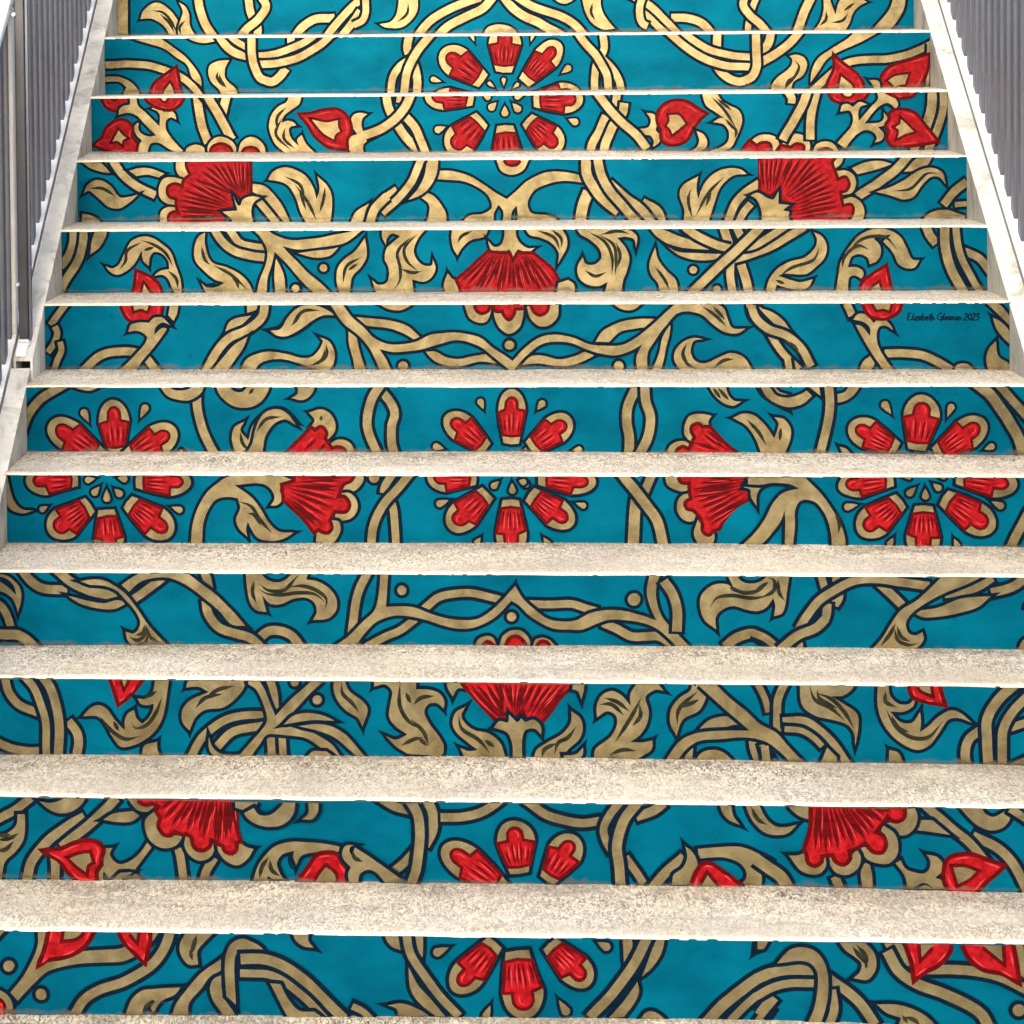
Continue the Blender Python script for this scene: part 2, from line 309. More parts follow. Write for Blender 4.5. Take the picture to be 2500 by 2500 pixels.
class Paint:
    """one riser's coat: shapes are stacked in thin coats, each laid over the ones it crosses"""
    def __init__(s, k): s.k = k; s.cells = {}; s.rs = random.Random(100+k); s.gold = []
    def begin(s): s.bm = bmesh.new()
    def covered(s, p):        # does p fall on gold that has been laid already?
        for L, h in s.gold:
            if h is not None:
                if min((p-q).length for q in L) < h+1.5: return True
            else:
                ins = False; b = L[-1]
                for a in L:
                    if (a.y > p.y) != (b.y > p.y) and p.x < (b.x-a.x)*(p.y-a.y)/(b.y-a.y)+a.x: ins = not ins
                    b = a
                if ins: return True
        return False
    def lay(s, polys, mat, slope=False):
        cs = set()
        for q in polys:
            xs = [p[0] for p in q]; zs = [p[1] for p in q]
            for a in range(int(min(xs)//10), int(max(xs)//10)+1):
                for b in range(int(min(zs)//10), int(max(zs)//10)+1): cs.add((a, b))
        L = max((s.cells.get(c, 0) for c in cs), default=0)+1
        for c in cs: s.cells[c] = L
        y = -T*s.k-.00025*L; n = max(1, len(polys)); st = min(3e-6, .00018/n)
        for i, q in enumerate(polys):
            yy = y-(st*i if slope else 0)
            try: f = s.bm.faces.new([s.bm.verts.new((p[0]/1000, yy, p[1]/1000-RH*s.k)) for p in q])
            except ValueError: continue
            f.material_index = mat
    def stroke(s, L, w0, w1, mat, closed=False, taper=0):
        n = len(L); left = []; right = []; w0 /= 2; w1 /= 2
        for i in range(n):
            a = L[i]-L[i-1] if (i or closed) else L[1]-L[0]; b = L[(i+1) % n]-L[i] if (i < n-1 or closed) else a
            if a.length < 1e-6: a = b
            if b.length < 1e-6: b = a
            a = a.normalized(); b = b.normalized(); t = a+b
            if t.length < .35: t = a
            t.normalize(); m = Vector((-t.y, t.x)); c = max(.5, abs(m.dot(Vector((-a.y, a.x)))))
            w = w0+(w1-w0)*i/max(1, n-1)
            if taper: u = i/max(1, n-1); w *= max(.06, min(1, min(u, 1-u)*3.2)) if taper == 2 else max(.06, 1-u**2)
            left.append(L[i]+m*(w/c)); right.append(L[i]-m*(w/c))
        qs = []
        for i in range(n if closed else n-1):
            j = (i+1) % n; qs.append([left[i], right[i], right[j], left[j]])
        s.lay(qs, mat, True)
    def tipcaps(s, P, w, mat):      # brushed points beyond the sharp tips of leaves
        n = len(P); tris = []
        for i, p in enumerate(P):
            if not p[2]: continue
            c = Vector(p[:2]); a = (c-Vector(P[i-1][:2])); b = (c-Vector(P[(i+1) % n][:2]))
            if a.length < 1 or b.length < 1: continue
            a.normalize(); b.normalize(); d = a+b
            if a.dot(b) < .25: continue
            d.normalize(); q = Vector((-d.y, d.x)); k = 2.0+1.4*a.dot(b)
            tris.append([c+q*w*.95-d*2, c-q*w*.95-d*2, c+d*w*k])
        if tris: s.lay(tris, mat, True)
    def fill(s, L, mat):
        tr = tessellate_polygon([[Vector((p.x, p.y, 0)) for p in L]])
        s.lay([[L[i] for i in t] for t in tr], mat)
    def end(s, name, parent, zt, zb):
        bm = s.bm; y = -T*s.k
        for co, no in (((0, 0, zt), (0, 0, 1)), ((0, 0, zb), (0, 0, -1)), ((XL+.0008, 0, 0), (-1, 0, 0)), ((XR-.0008, 0, 0), (1, 0, 0))):
            bmesh.ops.bisect_plane(bm, geom=bm.verts[:]+bm.edges[:]+bm.faces[:], plane_co=co, plane_no=no, clear_outer=True)
        for f in bm.faces:
            if f.normal.y > 0: f.normal_flip()
        if not bm.faces: bm.free(); return None
        par = {}
        def find(a):
            while par.setdefault(a, a) != a: par[a] = par[par[a]]; a = par[a]
            return a
        fc = []
        for f in bm.faces:
            xs = [v.co.x*1000 for v in f.verts]; zs = [v.co.z*1000 for v in f.verts]
            cs = [(a, b) for a in range(int(min(xs)//5), int(max(xs)//5)+1) for b in range(int(min(zs)//5), int(max(zs)//5)+1)]
            for c in cs[1:]: par[find(c)] = find(cs[0])
            fc.append(cs[0])
        gr = {}
        for f, c in zip(bm.faces, fc): gr.setdefault(find(c), []).append(f)
        for fs in gr.values():
            used = sorted({f.material_index for f in fs}); mp = {m: i for i, m in enumerate(used)}; nb = bmesh.new()
            for f in fs: g = nb.faces.new([nb.verts.new(v.co) for v in f.verts]); g.material_index = mp[f.material_index]
            if sum(f.calc_area() for f in nb.faces) < 4e-5: nb.free(); continue
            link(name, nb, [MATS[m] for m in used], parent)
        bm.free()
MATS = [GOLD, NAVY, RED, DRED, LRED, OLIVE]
O = 7.8
def petal(pt, base, tip, wb, wt):
    b, t = Vector(base[:2]), Vector(tip[:2]); d = t-b; Ln = d.length; d.normalize(); q = Vector((-d.y, d.x))
    at = lambda u, v: b+d*(u*Ln)+q*v
    us = .60
    gold = [at(0, wb), at(.3, wb+(wt-wb)*.52), at(us, wt)]+[at(us+(1-us)*math.sin(a), wt*math.cos(a)) for a in [i*math.pi/16 for i in range(1, 16)]]+[at(us, -wt), at(.3, -wb-(wt-wb)*.52), at(0, -wb), at(-.012, 0)]
    gold = jit(gold, 1.6, pt.rs)
    pt.stroke(gold, O*2, O*2, 1, True); pt.fill(gold, 0)
    w1 = wb+(wt-wb)*.22; r = pt.rs; k = r.uniform(-.03, .03); lw = wt*r.uniform(.40, .48)
    red = [at(.145, w1*.98), at(.125, 0), at(.145, -w1*.98), at(.35, -(wb+(wt-wb)*.6)*.97), at(us-.02+k, -wt*.97), at(us+.02, -lw), at(us+.06, -lw*1.02)]
    red += [at(us+.10+.155*math.sin(a), -lw*1.05*math.cos(a)) for a in [i*math.pi/8 for i in range(1, 8)]]
    red += [at(us+.06, lw*1.02), at(us+.02, lw), at(us-.02-k, wt*.97), at(.35, (wb+(wt-wb)*.6)*.97)]
    red = jit(red, 1.5, r)
    pt.fill(red, 2); pt.stroke(red, 6.5, 6.5, 3, True)
    n = 4 if r.random() < .5 else 5
    for j in range(n):
        v = -.66+1.32*j/(n-1)+r.uniform(-.07, .07); u1 = r.uniform(.40, .54)+(.10 if abs(v) < .3 else 0)
        pt.stroke(cr([(*at(.155, v*w1), 0), (*at((.16+u1)/2, v*(w1+wt)*.49), 0), (*at(u1, v*wt*.88), 0)]), wt*.125, wt*.105, 3, False, 2)
    for j in range(n-1):
        v = -.66+1.32*(j+.5)/(n-1)+r.uniform(-.05, .05); u0 = r.uniform(.22, .30); u1 = r.uniform(.5, .58)
        pt.stroke(cr([(*at(u0, v*(w1+(wt-w1)*.3)), 0), (*at(u1, v*wt*.9), 0)]), 4.0, 3.4, 4, False, 2)
    pt.stroke(cr([(*at(us+.05, -lw*.4), 0), (*at(us+.16, -lw*.35), 0), (*at(us+.205, lw*.2), 0)]), 4.0, 3.0, 4, False, 2)
GLY = {'E': ['.5,1 .1,.95 0,.75 .3,.6', '.3,.55 0,.4 0,.1 .3,0 .6,.1'], 'l': ['0,.1 .2,1 .05,.1 .2,0'], 'i': ['.1,.5 .05,.1 .15,0'], 'z': ['0,.5 .35,.5 0,.0 .4,.0'], 'a': ['.4,.45 .1,.5 0,.2 .15,0 .4,.4 .4,.1 .5,0'], 'b': ['.05,1 0,0 .3,.1 .35,.4 .05,.4'], 'e': ['.05,.25 .35,.35 .2,.5 0,.25 .15,0 .4,.1'], 't': ['.15,.9 .1,.1 .25,0', '0,.6 .35,.6'], 'h': ['.05,1 0,0 .2,.45 .35,.3 .35,0'], 'G': ['.6,.85 .4,1 .05,.7 .05,.2 .35,0 .6,.2 .6,.45 .35,.45 .7,.45 .55,-.25'], 's': ['.35,.5 .1,.4 .3,.15 .05,0'], 'o': ['.2,.5 0,.25 .2,0 .4,.25 .2,.5'], 'n': ['0,.5 .02,0 .2,.45 .35,.35 .4,0'], '2': ['0,.75 .25,.95 .45,.7 0,0 .5,0'], '0': ['.25,.95 0,.5 .25,0 .5,.5 .25,.95'], '3': ['0,.9 .4,.9 .2,.55 .45,.3 .25,0 0,.1']}
def signature(pt, a, b):
    txt = 'Elizabeth Gleason 2023'; adv = {'l': .28, 'i': .24, 't': .36, ' ': .42, 'E': .66, 'G': .78, '2': .56, '0': .56, '3': .54}
    tot = sum(adv.get(c, .48) for c in txt); w = b[0]-a[0]; u = w/tot; x = 0; h = 18.0
    for c in txt:
        for st in GLY.get(c, []):
            P = []
            for q in st.split():
                px, pz = map(float, q.split(',')); P.append((a[0]+(x+px+pz*.08)*u, a[1]-h*.45+pz*h, 0))
            pt.stroke(cr(P, False, 1.5), 3.6, 3.2, 1)
        x += adv.get(c, .48)
NAMES = {'V': 'painted_vine', 'G': 'painted_leaf', 'C': 'painted_dot', 'W': 'painted_signature'}
def run(data):
    pt = None; cur = None; state = {}
    def flush():
        if state.get('name'):
            pt.end(state['name'], risers[pt.k], state['zt'], state['zb']); state['name'] = None
    for ln in data.strip().split('\n'):
        t = ln.split(); c = t[0]
        if c[0] == '@':
            if pt: flush()
            pt = Paint(int(c[1:])); k = pt.k
            state['zt'] = TOPS[k][1]-.0008; state['zb'] = min(z for _, z in BOTS[k])-.012; block = False; continue
        if c in 'FB': flush(); pt.begin(); state['name'] = 'painted_flower' if c == 'F' else 'painted_bud'; block = True; continue
        if c == 'E': flush(); block = False; continue
        if c in 'VGCW' and not block: flush(); pt.begin(); state['name'] = NAMES[c]
        if not state.get('name'): pt.begin(); state['name'] = 'painted_leaf'
        if c == 'V':
            w = float(t[1]); L = jit(cr(pts(t[2:])), .9, pt.rs); E = L if pt.covered(L[0]) else [L[0]+(L[0]-L[1]).normalized()*O*.8]+L
            E = E if pt.covered(L[-1]) else E+[L[-1]+(L[-1]-L[-2]).normalized()*O*.8]; pt.gold.append((L, w/2)); pt.stroke(E, w+2*O, w+2*O, 1); pt.stroke(L, w*.93, w*pt.rs.uniform(.87, .97), 0)
        elif c == 'K': pt.stroke(cr(pts(t[2:])), float(t[1]), 1.0, 1)
        elif c == 'G':
            P = pts(t[1:]); L = jit(outline(P), .8, pt.rs); pt.stroke(L, O*2, O*2, 1, True); pt.tipcaps(P, O, 1); pt.fill(L, 0); pt.gold.append((L, None))
        elif c == 'R':
            L = jit(outline(pts(t[1:])), .8, pt.rs); pt.stroke(L, 13, 13, 3, True); pt.fill(L, 2); pt.stroke(L, 5, 5, 3, True)
            if state['name'] == 'painted_bud':      # lighter brushed ring inside a bud
                cx = sum((p for p in L), Vector((0, 0)))/len(L); Q = [cx+(p-cx)*.84 for p in L]; n = len(Q); a = pt.rs.randrange(n)
                for q in range(4):
                    i0 = (a+q*n//4) % n; seg = [Q[(i0+i) % n] for i in range(max(4, n//6))]; pt.stroke(seg, 4.5, 3, 4, False, 2)
        elif c == 'H':
            L = outline(pts(t[1:])); pt.stroke(L, 15, 15, 3, True); pt.fill(L, 0)
        elif c == 'S':
            L = cr(pts(t[1:])); pt.stroke(L, 4.0, 11.0, 3, False, 2); d = L[-1]-L[0]
            if d.length > 1: q = Vector((-d.y, d.x)).normalized()*8.0; m = len(L); pt.stroke([p+q for p in L[m//3:]], 2.8, 2.2, 4, False, 2) if m > 5 else None
        elif c == 'D': pt.stroke(cr(pts(t[1:]), False, 4), 9.0, 9.0, 5, False, 2)
        elif c == 'C':
            x, z, _ = pts([t[1]])[0]; r = float(t[2]); L = jit([Vector((x+r*math.cos(a), z+r*math.sin(a))) for a in [i*math.pi/10 for i in range(20)]], .9, pt.rs); pt.stroke(L, O*2, O*2, 1, True); pt.fill(L, 0)
        elif c == 'T':
            a, b = pts([t[1]])[0], pts([t[2]])[0]; r = float(t[3]); tip, ce = Vector(a[:2]), Vector(b[:2]); d = (tip-ce); Ln = d.length; d.normalize(); q = Vector((-d.y, d.x))
            L = [ce+q*r*math.cos(g)-d*r*math.sin(g) for g in [i*math.pi/10 for i in range(11)]]; L = [tip-d*Ln*.22]+[ce+q*r*.62+d*Ln*.38]+L+[ce-q*r*.62+d*Ln*.38]
            pt.stroke(L, O*1.7, O*1.7, 1, True); P3 = [(p.x, p.y, i == 0) for i, p in enumerate(L)]; pt.tipcaps(P3, O*.8, 1); pt.fill(L, 0)
        elif c == 'P':
            petal(pt, pts([t[1]])[0], pts([t[2]])[0], float(t[3]), float(t[4]))
        elif c == 'W': signature(pt, pts([t[1]])[0], pts([t[2]])[0])
    flush()
run("""
@0
V 36.6 -1204,-37 -1206,-187
G -1147,-117! -1140,-93 -1115,-71 -1088,-65 -1057,-83 -1031,-114 -1022,-136 -1021,-180! -1050,-177! -1067,-144 -1089,-126 -1115,-115
D -1111,-89 -1075,-96 -1049,-122 -1027,-167
D -1084,-100 -1053,-131 -1036,-164
G -1022,-63! -1000,-79 -988,-105 -987,-136 -978,-158 -961,-180! -1023,-180! -1025,-145 -1016,-118 -1009,-96 -1013,-79
D -1002,-123 -1020,-145 -1016,-169
V 27.9 -959,-44 -952,-92 -934,-141 -899,-190
V 26.1 -798,-45 -788,-103 -768,-143 -769,-191
V 27.0 -760,-41 -739,-81 -761,-116 -797,-147 -831,-186
V 27.9 -656,-192 -625,-150 -585,-124 -519,-119
V 25.3 -555,-193 -519,-145 -479,-101 -417,-45
V 25.3 -509,-193 -466,-141 -435,-97
V 22.7 -418,-49 -419,-102 -429,-128 -458,-143
G -374,-140! -339,-133 -321,-112 -314,-81 -312,-50! -251,-51! -253,-99 -273,-130 -304,-151 -339,-153 -361,-149
D -281,-73 -286,-108 -317,-134
V 27.0 -265,-195 -212,-132 -150,-94 -93,-72 -41,-55
V 27.9 -199,-192 -151,-146 -98,-120 -41,-92 -10,-58
V 28.8 22,-54 63,-102 133,-140 211,-184
V 27.0 59,-52 120,-90 207,-121 254,-152 293,-196
G 181,-60 203,-77 224,-80 255,-60
F
G -42,-178! -29,-156 2,-145 37,-150 58,-163 71,-181!
E
G 272,-61! 285,-109 306,-144 341,-164 378,-162! 359,-140 341,-114 333,-87 333,-61!
D 307,-78 302,-109 315,-135
V 27.0 556,-129 610,-131 653,-147 691,-191
V 24.4 416,-49 493,-93 532,-133 579,-183
V 22.7 450,-97 493,-135 544,-185
V 23.5 467,-58 456,-97 458,-132 468,-149 481,-155
V 20.9 828,-62 812,-101 799,-157 799,-192
V 26.1 789,-57 784,-92 804,-122 834,-149 863,-184
V 28.8 999,-64 976,-115 949,-185
G 1036,-68! 1036,-112 1023,-151 997,-181! 1100,-182! 1117,-152 1130,-117 1151,-96 1173,-85! 1151,-70! 1092,-69! 1079,-99 1074,-125! 1066,-103 1055,-69!
D 1134,-87 1100,-112
D 1044,-112 1044,-138 1023,-159
D 1113,-121 1095,-143 1061,-149
V 43.6 1274,-66 1270,-97 1254,-129 1207,-183
@1
V 23.1 -1221,-83 -1153,-81 -1093,-84 -1033,-101 -986,-121 -952,-147 -923,-185
G -1130,-4! -1049,1! -1023,-18 -972,-57 -939,-96 -922,-125 -920,-151! -948,-125 -964,-87 -1002,-57 -1040,-31 -1083,-18
G -1226,-121! -1179,-120 -1149,-132 -1124,-154 -1111,-184! -1169,-183! -1156,-153! -1179,-136 -1226,-136!
B
R -998,-91! -1033,-116 -1063,-137 -1076,-158 -1083,-192! -978,-193! -986,-155 -992,-125
H -1018,-142! -1034,-163 -1043,-193! -1002,-193! -1010,-159
E
G -972,7! -950,-8 -921,-16 -878,-13! -890,6!
V 26.1 -869,14 -842,-26 -814,-48 -776,-60
V 21.0 -839,14 -805,-16 -776,-33
V 25.2 -638,8 -639,-32
V 26.9 -734,-129 -700,-140 -677,-125 -655,-98
V 22.7 -750,-59 -699,-55 -648,-39 -597,-18 -554,14
V 24.4 -742,-85 -670,-80 -606,-60 -550,-27 -503,13
V 26.9 -762,13 -761,-55 -753,-93 -736,-127 -717,-136
G -832,-71! -866,-73 -892,-87 -897,-113 -888,-139 -867,-160 -854,-183! -807,-184! -813,-160 -832,-143 -845,-126 -845,-96
D -866,-105 -871,-122 -850,-156
D -862,-113 -862,-126 -841,-160
V 26.1 -270,9 -277,-42 -258,-88 -248,-131 -251,-190
V 24.4 -262,-69 -297,-92 -322,-126 -332,-190
V 26.1 -200,8 -245,-46 -275,-101 -292,-190
F
P -44,-142 -174,-47 24.0 48.3
P 20,-114 26,27 24.0 49.6
P 82,-147 193,-25 19.8 40.8
P -61,-206 -205,-201 18.9 39.9
P 99,-203 254,-181 18.9 38.7
T -68,-26 -79,1 6.7
T -166,-145 -198,-136 8.4
T 192,-124 217,-105 10.1
T 102,-27 110,-1 6.3
T -6,-166 -25,-150 5.9
T 19,-163 19,-139 6.3
T 44,-168 61,-154 5.5
E
V 23.5 325,6 327,-47 305,-93 299,-131 300,-186
V 23.5 322,-76 351,-106 372,-140 382,-186
V 24.4 245,6 276,-34 310,-76 334,-123 343,-186
V 26.1 780,-131 747,-151 714,-143 683,-117 668,-92
V 26.1 675,4 673,-44
V 25.2 519,10 577,-41 635,-79 693,-99 776,-106
V 22.7 563,10 623,-37 685,-63 777,-76
V 26.1 839,7 831,-31 810,-58
V 26.1 935,15 897,-31 856,-64 806,-91
V 26.1 791,8 793,-68 793,-106 780,-135 760,-147
G 893,-73! 914,-69 938,-78 947,-99 934,-132 905,-153 896,-190! 836,-190! 843,-156 859,-136 888,-115 901,-98 901,-81
D 909,-86 922,-103 917,-123 876,-178
D 901,-136 888,-153 880,-178
G 1100,5! 1174,4! 1108,-33 1050,-58 1009,-82 984,-116 957,-155! 961,-120 980,-82 1017,-53 1063,-26
V 23.1 942,-199 983,-162 1025,-124 1058,-99 1108,-87 1190,-84 1273,-64 1331,-35
V 10.9 1315,-39 1309,-189
B
R 1027,-70! 1029,-112 1010,-154 1006,-174 1025,-212 1087,-213 1118,-171 1099,-133 1058,-99
H 1050,-137! 1043,-175 1045,-196! 1083,-196! 1083,-167 1066,-150
E
B
R 1314,-72! 1256,-89 1199,-109 1174,-134 1169,-163 1182,-188 1231,-201 1272,-189 1297,-152 1310,-114
H 1252,-132! 1211,-138 1192,-151! 1202,-159 1211,-172! 1227,-164 1242,-162!
E
G 1134,-148! 1161,-151 1167,-172 1153,-192! 1145,-163
@2
B
R -1200,15! -1190,-2 -1176,-27 -1153,-39 -1131,-33 -1108,-21 -1103,14!
H -1165,14! -1152,-5 -1138,14!
E
G -1105,6! -1085,6! -1081,-23 -1056,-48 -1016,-87! -1015,-52 -1025,-40 -1040,-34! -1023,-27 -1013,-34 -1003,-44 -982,-40 -970,-49 -965,-68! -982,-61 -995,-69 -997,-94 -983,-120 -946,-162! -963,-166 -988,-155 -1020,-137 -1045,-141 -1054,-167! -1084,-167! -1078,-142 -1070,-130 -1082,-118 -1092,-101 -1092,-85 -1079,-75! -1080,-95 -1070,-110 -1049,-118 -1026,-114! -1057,-85 -1085,-54 -1110,-46 -1140,-52! -1137,-35 -1122,-24 -1106,-22
B
R -1060,9! -1052,-11 -1027,-28 -1007,-34 -986,-38 -961,-28 -944,-8 -940,13!
H -1018,13! -1006,-7 -1000,-11 -994,-6 -985,13!
E
B
R -1219,-142! -1190,-121 -1177,-92 -1152,-72 -1131,-67 -1111,-74 -1098,-93 -1099,-118 -1084,-138! -1089,-167! -1149,-165 -1198,-152
H -1140,-99! -1159,-132! -1144,-130 -1131,-140! -1128,-128 -1116,-122! -1130,-111
E
V 26.8 -902,12 -897,-41 -888,-86 -870,-138
V 25.1 -887,12 -846,-41 -822,-83 -798,-128
V 26.8 -810,12 -821,-29 -830,-62
V 26.8 -874,8 -844,-43 -822,-83 -802,-124
F
G -938,-172! -934,-154 -909,-143 -884,-152 -879,-172!
G -870,-173! -872,-152 -859,-130 -835,-119 -806,-128 -788,-148 -784,-173!
R -864,-173! -856,-152 -833,-142 -808,-152 -796,-173!
G -780,-173! -773,-144 -757,-126 -736,-121 -711,-135 -699,-153 -698,-174!
R -769,-173! -761,-159 -742,-153 -724,-159 -716,-173!
E
G -624,6! -587,6! -595,-23 -616,-39 -641,-59 -649,-80! -629,-74 -612,-78 -604,-87! -621,-90 -627,-100 -621,-125 -597,-150! -601,-129 -588,-117! -576,-142 -544,-175! -634,-174! -666,-145 -680,-116 -686,-88 -678,-55 -657,-30 -632,-16
D -632,-31 -661,-63 -662,-104
D -645,-63 -666,-112 -621,-162
D -637,-92 -642,-125 -609,-158
V 25.9 -334,8 -328,-33 -310,-72 -278,-123 -235,-170
V 25.9 -285,-54 -253,-91 -231,-136 -217,-176
V 16.2 -293,8 -297,-21
G -392,-110! -408,-94 -406,-69 -391,-55! -411,-51 -432,-57 -440,-73 -436,-93 -422,-114! -441,-122 -449,-134 -447,-159 -439,-175! -403,-175! -404,-147 -392,-135 -363,-122! -347,-106 -338,-82! -371,-104
V 26.8 -258,7 -277,-33 -310,-72 -355,-102 -400,-118
B
R -594,-55! -559,-52 -522,-42 -489,-39 -465,-48 -446,-73 -441,-110 -453,-130 -453,-159! -470,-159 -511,-150 -547,-121 -571,-84
H -557,-70! -514,-79 -479,-73! -479,-91 -473,-105! -488,-116 -492,-130! -523,-111
E
F
P -75,-10 -219,3 21.1 42.6
P -49,-72 -150,-169 25.1 49.4
P 20,-93 26,-247 23.5 46.6
P 85,-74 185,-167 21.1 44.6
P 105,-16 251,-13 21.1 42.6
T -2,-19 -20,-37 10.5
T 19,-27 19,-54 10.5
T 38,-21 57,-42 10.5
T -49,2 -32,-7 8.9
T 81,1 57,-6 8.9
T -151,-92 -180,-103 10.5
E
F
T 202,-72 226,-82 10.5
E
V 23.5 352,5 346,-34 337,-50
V 26.8 319,-66 299,-110 278,-147 270,-179
V 26.8 373,-28 366,-58 339,-95 319,-139 310,-180
G 395,-111! 420,-105 444,-99 450,-79 438,-57! 460,-61 469,-83 464,-108! 476,-124 476,-144 455,-160! 458,-140 448,-124 423,-126 411,-136
V 25.1 289,7 327,-42 367,-87 407,-123 439,-164
B
R 615,-60! 593,-48 561,-27 529,-21 497,-29 474,-51 470,-83 480,-108 484,-140 504,-152 528,-151 556,-137 576,-104 597,-76
H 504,-65! 532,-65 552,-90! 532,-106 514,-120! 508,-106 498,-96! 506,-81
E
G 584,-112! 604,-121 616,-141 612,-161 584,-177! 560,-177! 584,-161 592,-141
G 601,1! 645,1! 657,-20 681,-36 709,-52 719,-77 715,-101 701,-133 688,-158 664,-174! 616,-173! 656,-161 677,-141 679,-113 665,-93 633,-86! 657,-74 669,-76! 641,-56 613,-36
D 629,-11 665,-48 701,-105
D 645,-16 689,-52
D 669,-76 701,-113
D 681,-89 701,-113 697,-133
F
G 732,-178! 745,-144 765,-128 793,-124 817,-132 827,-154 824,-179!
R 710,-178! 741,-142! 761,-158! 777,-149 797,-152 804,-179!
G 828,-179! 839,-146 857,-128 881,-122 905,-133 917,-155 914,-179!
R 816,-179! 833,-157! 861,-163! 877,-153 897,-159 896,-179!
G 922,-183! 936,-153 960,-145 984,-151 1000,-176 1000,-184!
R 936,-183! 948,-171 964,-167 980,-174 986,-184!
E
V 24.3 849,9 865,-17 865,-33
V 25.9 937,2 921,-62 917,-139
V 26.7 913,11 893,-42 861,-98 837,-140
B
R 969,10! 981,-18 1001,-28 1037,-31 1073,-21 1093,5!
H 1005,10! 1021,-11 1037,-10 1045,10!
E
G 1111,5! 1148,5! 1144,-5 1164,-17 1174,-36 1168,-50! 1144,-33 1120,-41 1076,-93! 1112,-92 1124,-88 1132,-78 1132,-60! 1144,-78 1138,-96 1116,-104! 1132,-124 1126,-142 1106,-150! 1112,-136 1106,-122 1084,-112 1056,-122 1020,-166! 996,-149! 1036,-103 1043,-75 1033,-55 1005,-57! 1011,-39 1029,-35 1043,-43! 1061,-29 1084,-37! 1065,-43 1058,-63 1060,-85! 1096,-43 1116,-19
B
R 1128,9! 1148,-5 1180,-16 1212,-12 1236,8!
E
V 29.2 1275,12 1271,-57 1247,-125
V 23.5 1307,12 1303,-65 1275,-145 1259,-177
V 26.7 1267,-157 1259,-189
V 22.7 1227,-157 1215,-185
B
R 1289,-147! 1247,-93 1220,-62 1180,-52 1152,-60 1148,-84! 1138,-100 1146,-116 1142,-136 1156,-157 1191,-161 1235,-155
H 1182,-80! 1200,-98 1219,-117! 1195,-124 1172,-136! 1176,-114 1166,-104! 1180,-94
E
@3
G -1207,-2! -1152,-5! -1136,-19 -1124,-33! -1148,-31 -1176,-22
V 25.0 -1121,9 -1092,-35 -1049,-71 -994,-99
G -1070,-27! -1040,-19 -1008,-21 -967,-36! -983,-47! -1017,-39 -1048,-43!
G -1203,-92! -1192,-68 -1168,-54 -1144,-58 -1121,-74 -1097,-104 -1073,-104 -1045,-96! -1069,-118 -1098,-136 -1129,-132 -1157,-110 -1181,-88 -1188,-84
D -1188,-78 -1149,-78 -1109,-102
G -1209,-151! -1185,-155 -1166,-165 -1150,-181! -1210,-181!
G -719,-65! -680,-73 -645,-104 -622,-140 -602,-184! -630,-179! -653,-144 -680,-108 -716,-88!
V 21.8 -696,-116 -669,-148 -642,-183
F
G -933,4! -933,-24 -925,-40 -902,-56 -870,-32 -869,3!
G -908,-56! -941,-47 -969,-51 -983,-75 -980,-107 -958,-123 -926,-127!
G -930,-135! -958,-133 -978,-146 -982,-166 -979,-186! -931,-186!
R -717,3! -718,-100! -742,-112! -767,-90! -768,-135! -800,-139! -788,-159! -800,-181! -955,-180! -955,-158 -939,-148 -923,-154! -932,-131 -932,-107! -954,-99 -955,-75 -934,-67 -914,-75! -910,-56 -890,-40! -901,-16 -901,4!
S -748,-108 -866,-24
S -755,-88 -850,-12
S -752,-96 -826,-5
S -746,-100 -806,-5
S -742,-100 -786,-3
S -738,-102 -762,-1
S -736,-100 -750,-1
S -732,-100 -739,-1
S -726,-100 -725,-1
S -768,-131 -902,-60
S -772,-120 -882,-48
S -772,-131 -914,-83
S -776,-135 -914,-99
S -796,-139 -926,-111
S -800,-147 -926,-131
S -800,-151 -923,-143
S -796,-159 -923,-160
S -796,-167 -907,-170
S -759,-100 -862,-56
G -767,-100! -752,-128 -746,-128! -740,-112 -712,-102 -688,-106! -708,-120 -716,-144 -709,-187! -780,-187! -772,-169 -798,-147! -756,-143!
E
G -666,-55! -652,-33 -620,-20 -589,-26 -557,-46 -534,-85 -527,-113! -518,-85 -524,-46! -498,-70 -485,-97 -483,-133 -488,-184! -559,-180! -574,-148 -586,-109 -609,-73 -632,-61
D -620,-45 -573,-73 -562,-125
D -589,-69 -550,-125 -527,-176
D -577,-81 -558,-144
D -502,-77 -507,-113 -519,-152
G -431,-184! -413,-149 -377,-125! -393,-184!
V 26.5 -294,-88 -338,-118 -362,-145 -374,-188
G -172,-32! -129,-34 -86,-48 -47,-72 -8,-100 20,-115! 46,-92 82,-61 121,-42 164,-36 234,-48! 233,-68! 179,-63 132,-73 97,-92 79,-124 89,-155 132,-161 163,-175 170,-191! 49,-190! 50,-163 48,-133! 34,-151 30,-190! 6,-190! 9,-151 -5,-131! -17,-155 -17,-190! -119,-190! -87,-162 -48,-156 -24,-139 -32,-107 -63,-80 -110,-62 -184,-56!
G -220,-91! -192,-103 -169,-130 -156,-154 -154,-189! -217,-189! -205,-162 -204,-130 -228,-106!
G -207,11! -175,11! -182,-44 -208,-87 -235,-106 -263,-116! -235,-83 -215,-44
V 22.6 -221,8 -251,-59 -283,-102 -338,-153
V 26.5 -322,-104 -342,-122 -362,-145 -376,-192
F
G -11,2! 4,-33 35,-45 66,-33 86,2!
R 12,2! 20,-12 35,-17 51,-12 59,2!
E
V 25.0 406,-125 450,-153 462,-188
V 32.7 253,-93 237,-132 229,-187
V 27.3 311,-70 357,-113 396,-141 434,-188
V 29.6 246,9 249,-46 272,-89 307,-129 338,-152
V 26.5 279,8 288,-46 315,-93 357,-145 400,-192
G 565,-52! 559,-87 563,-118! 586,-67 617,-40 652,-29 683,-33 702,-46! 667,-50 632,-76 613,-118 593,-185! 522,-184! 524,-149 512,-102 520,-79
D 544,-87 536,-118 547,-173
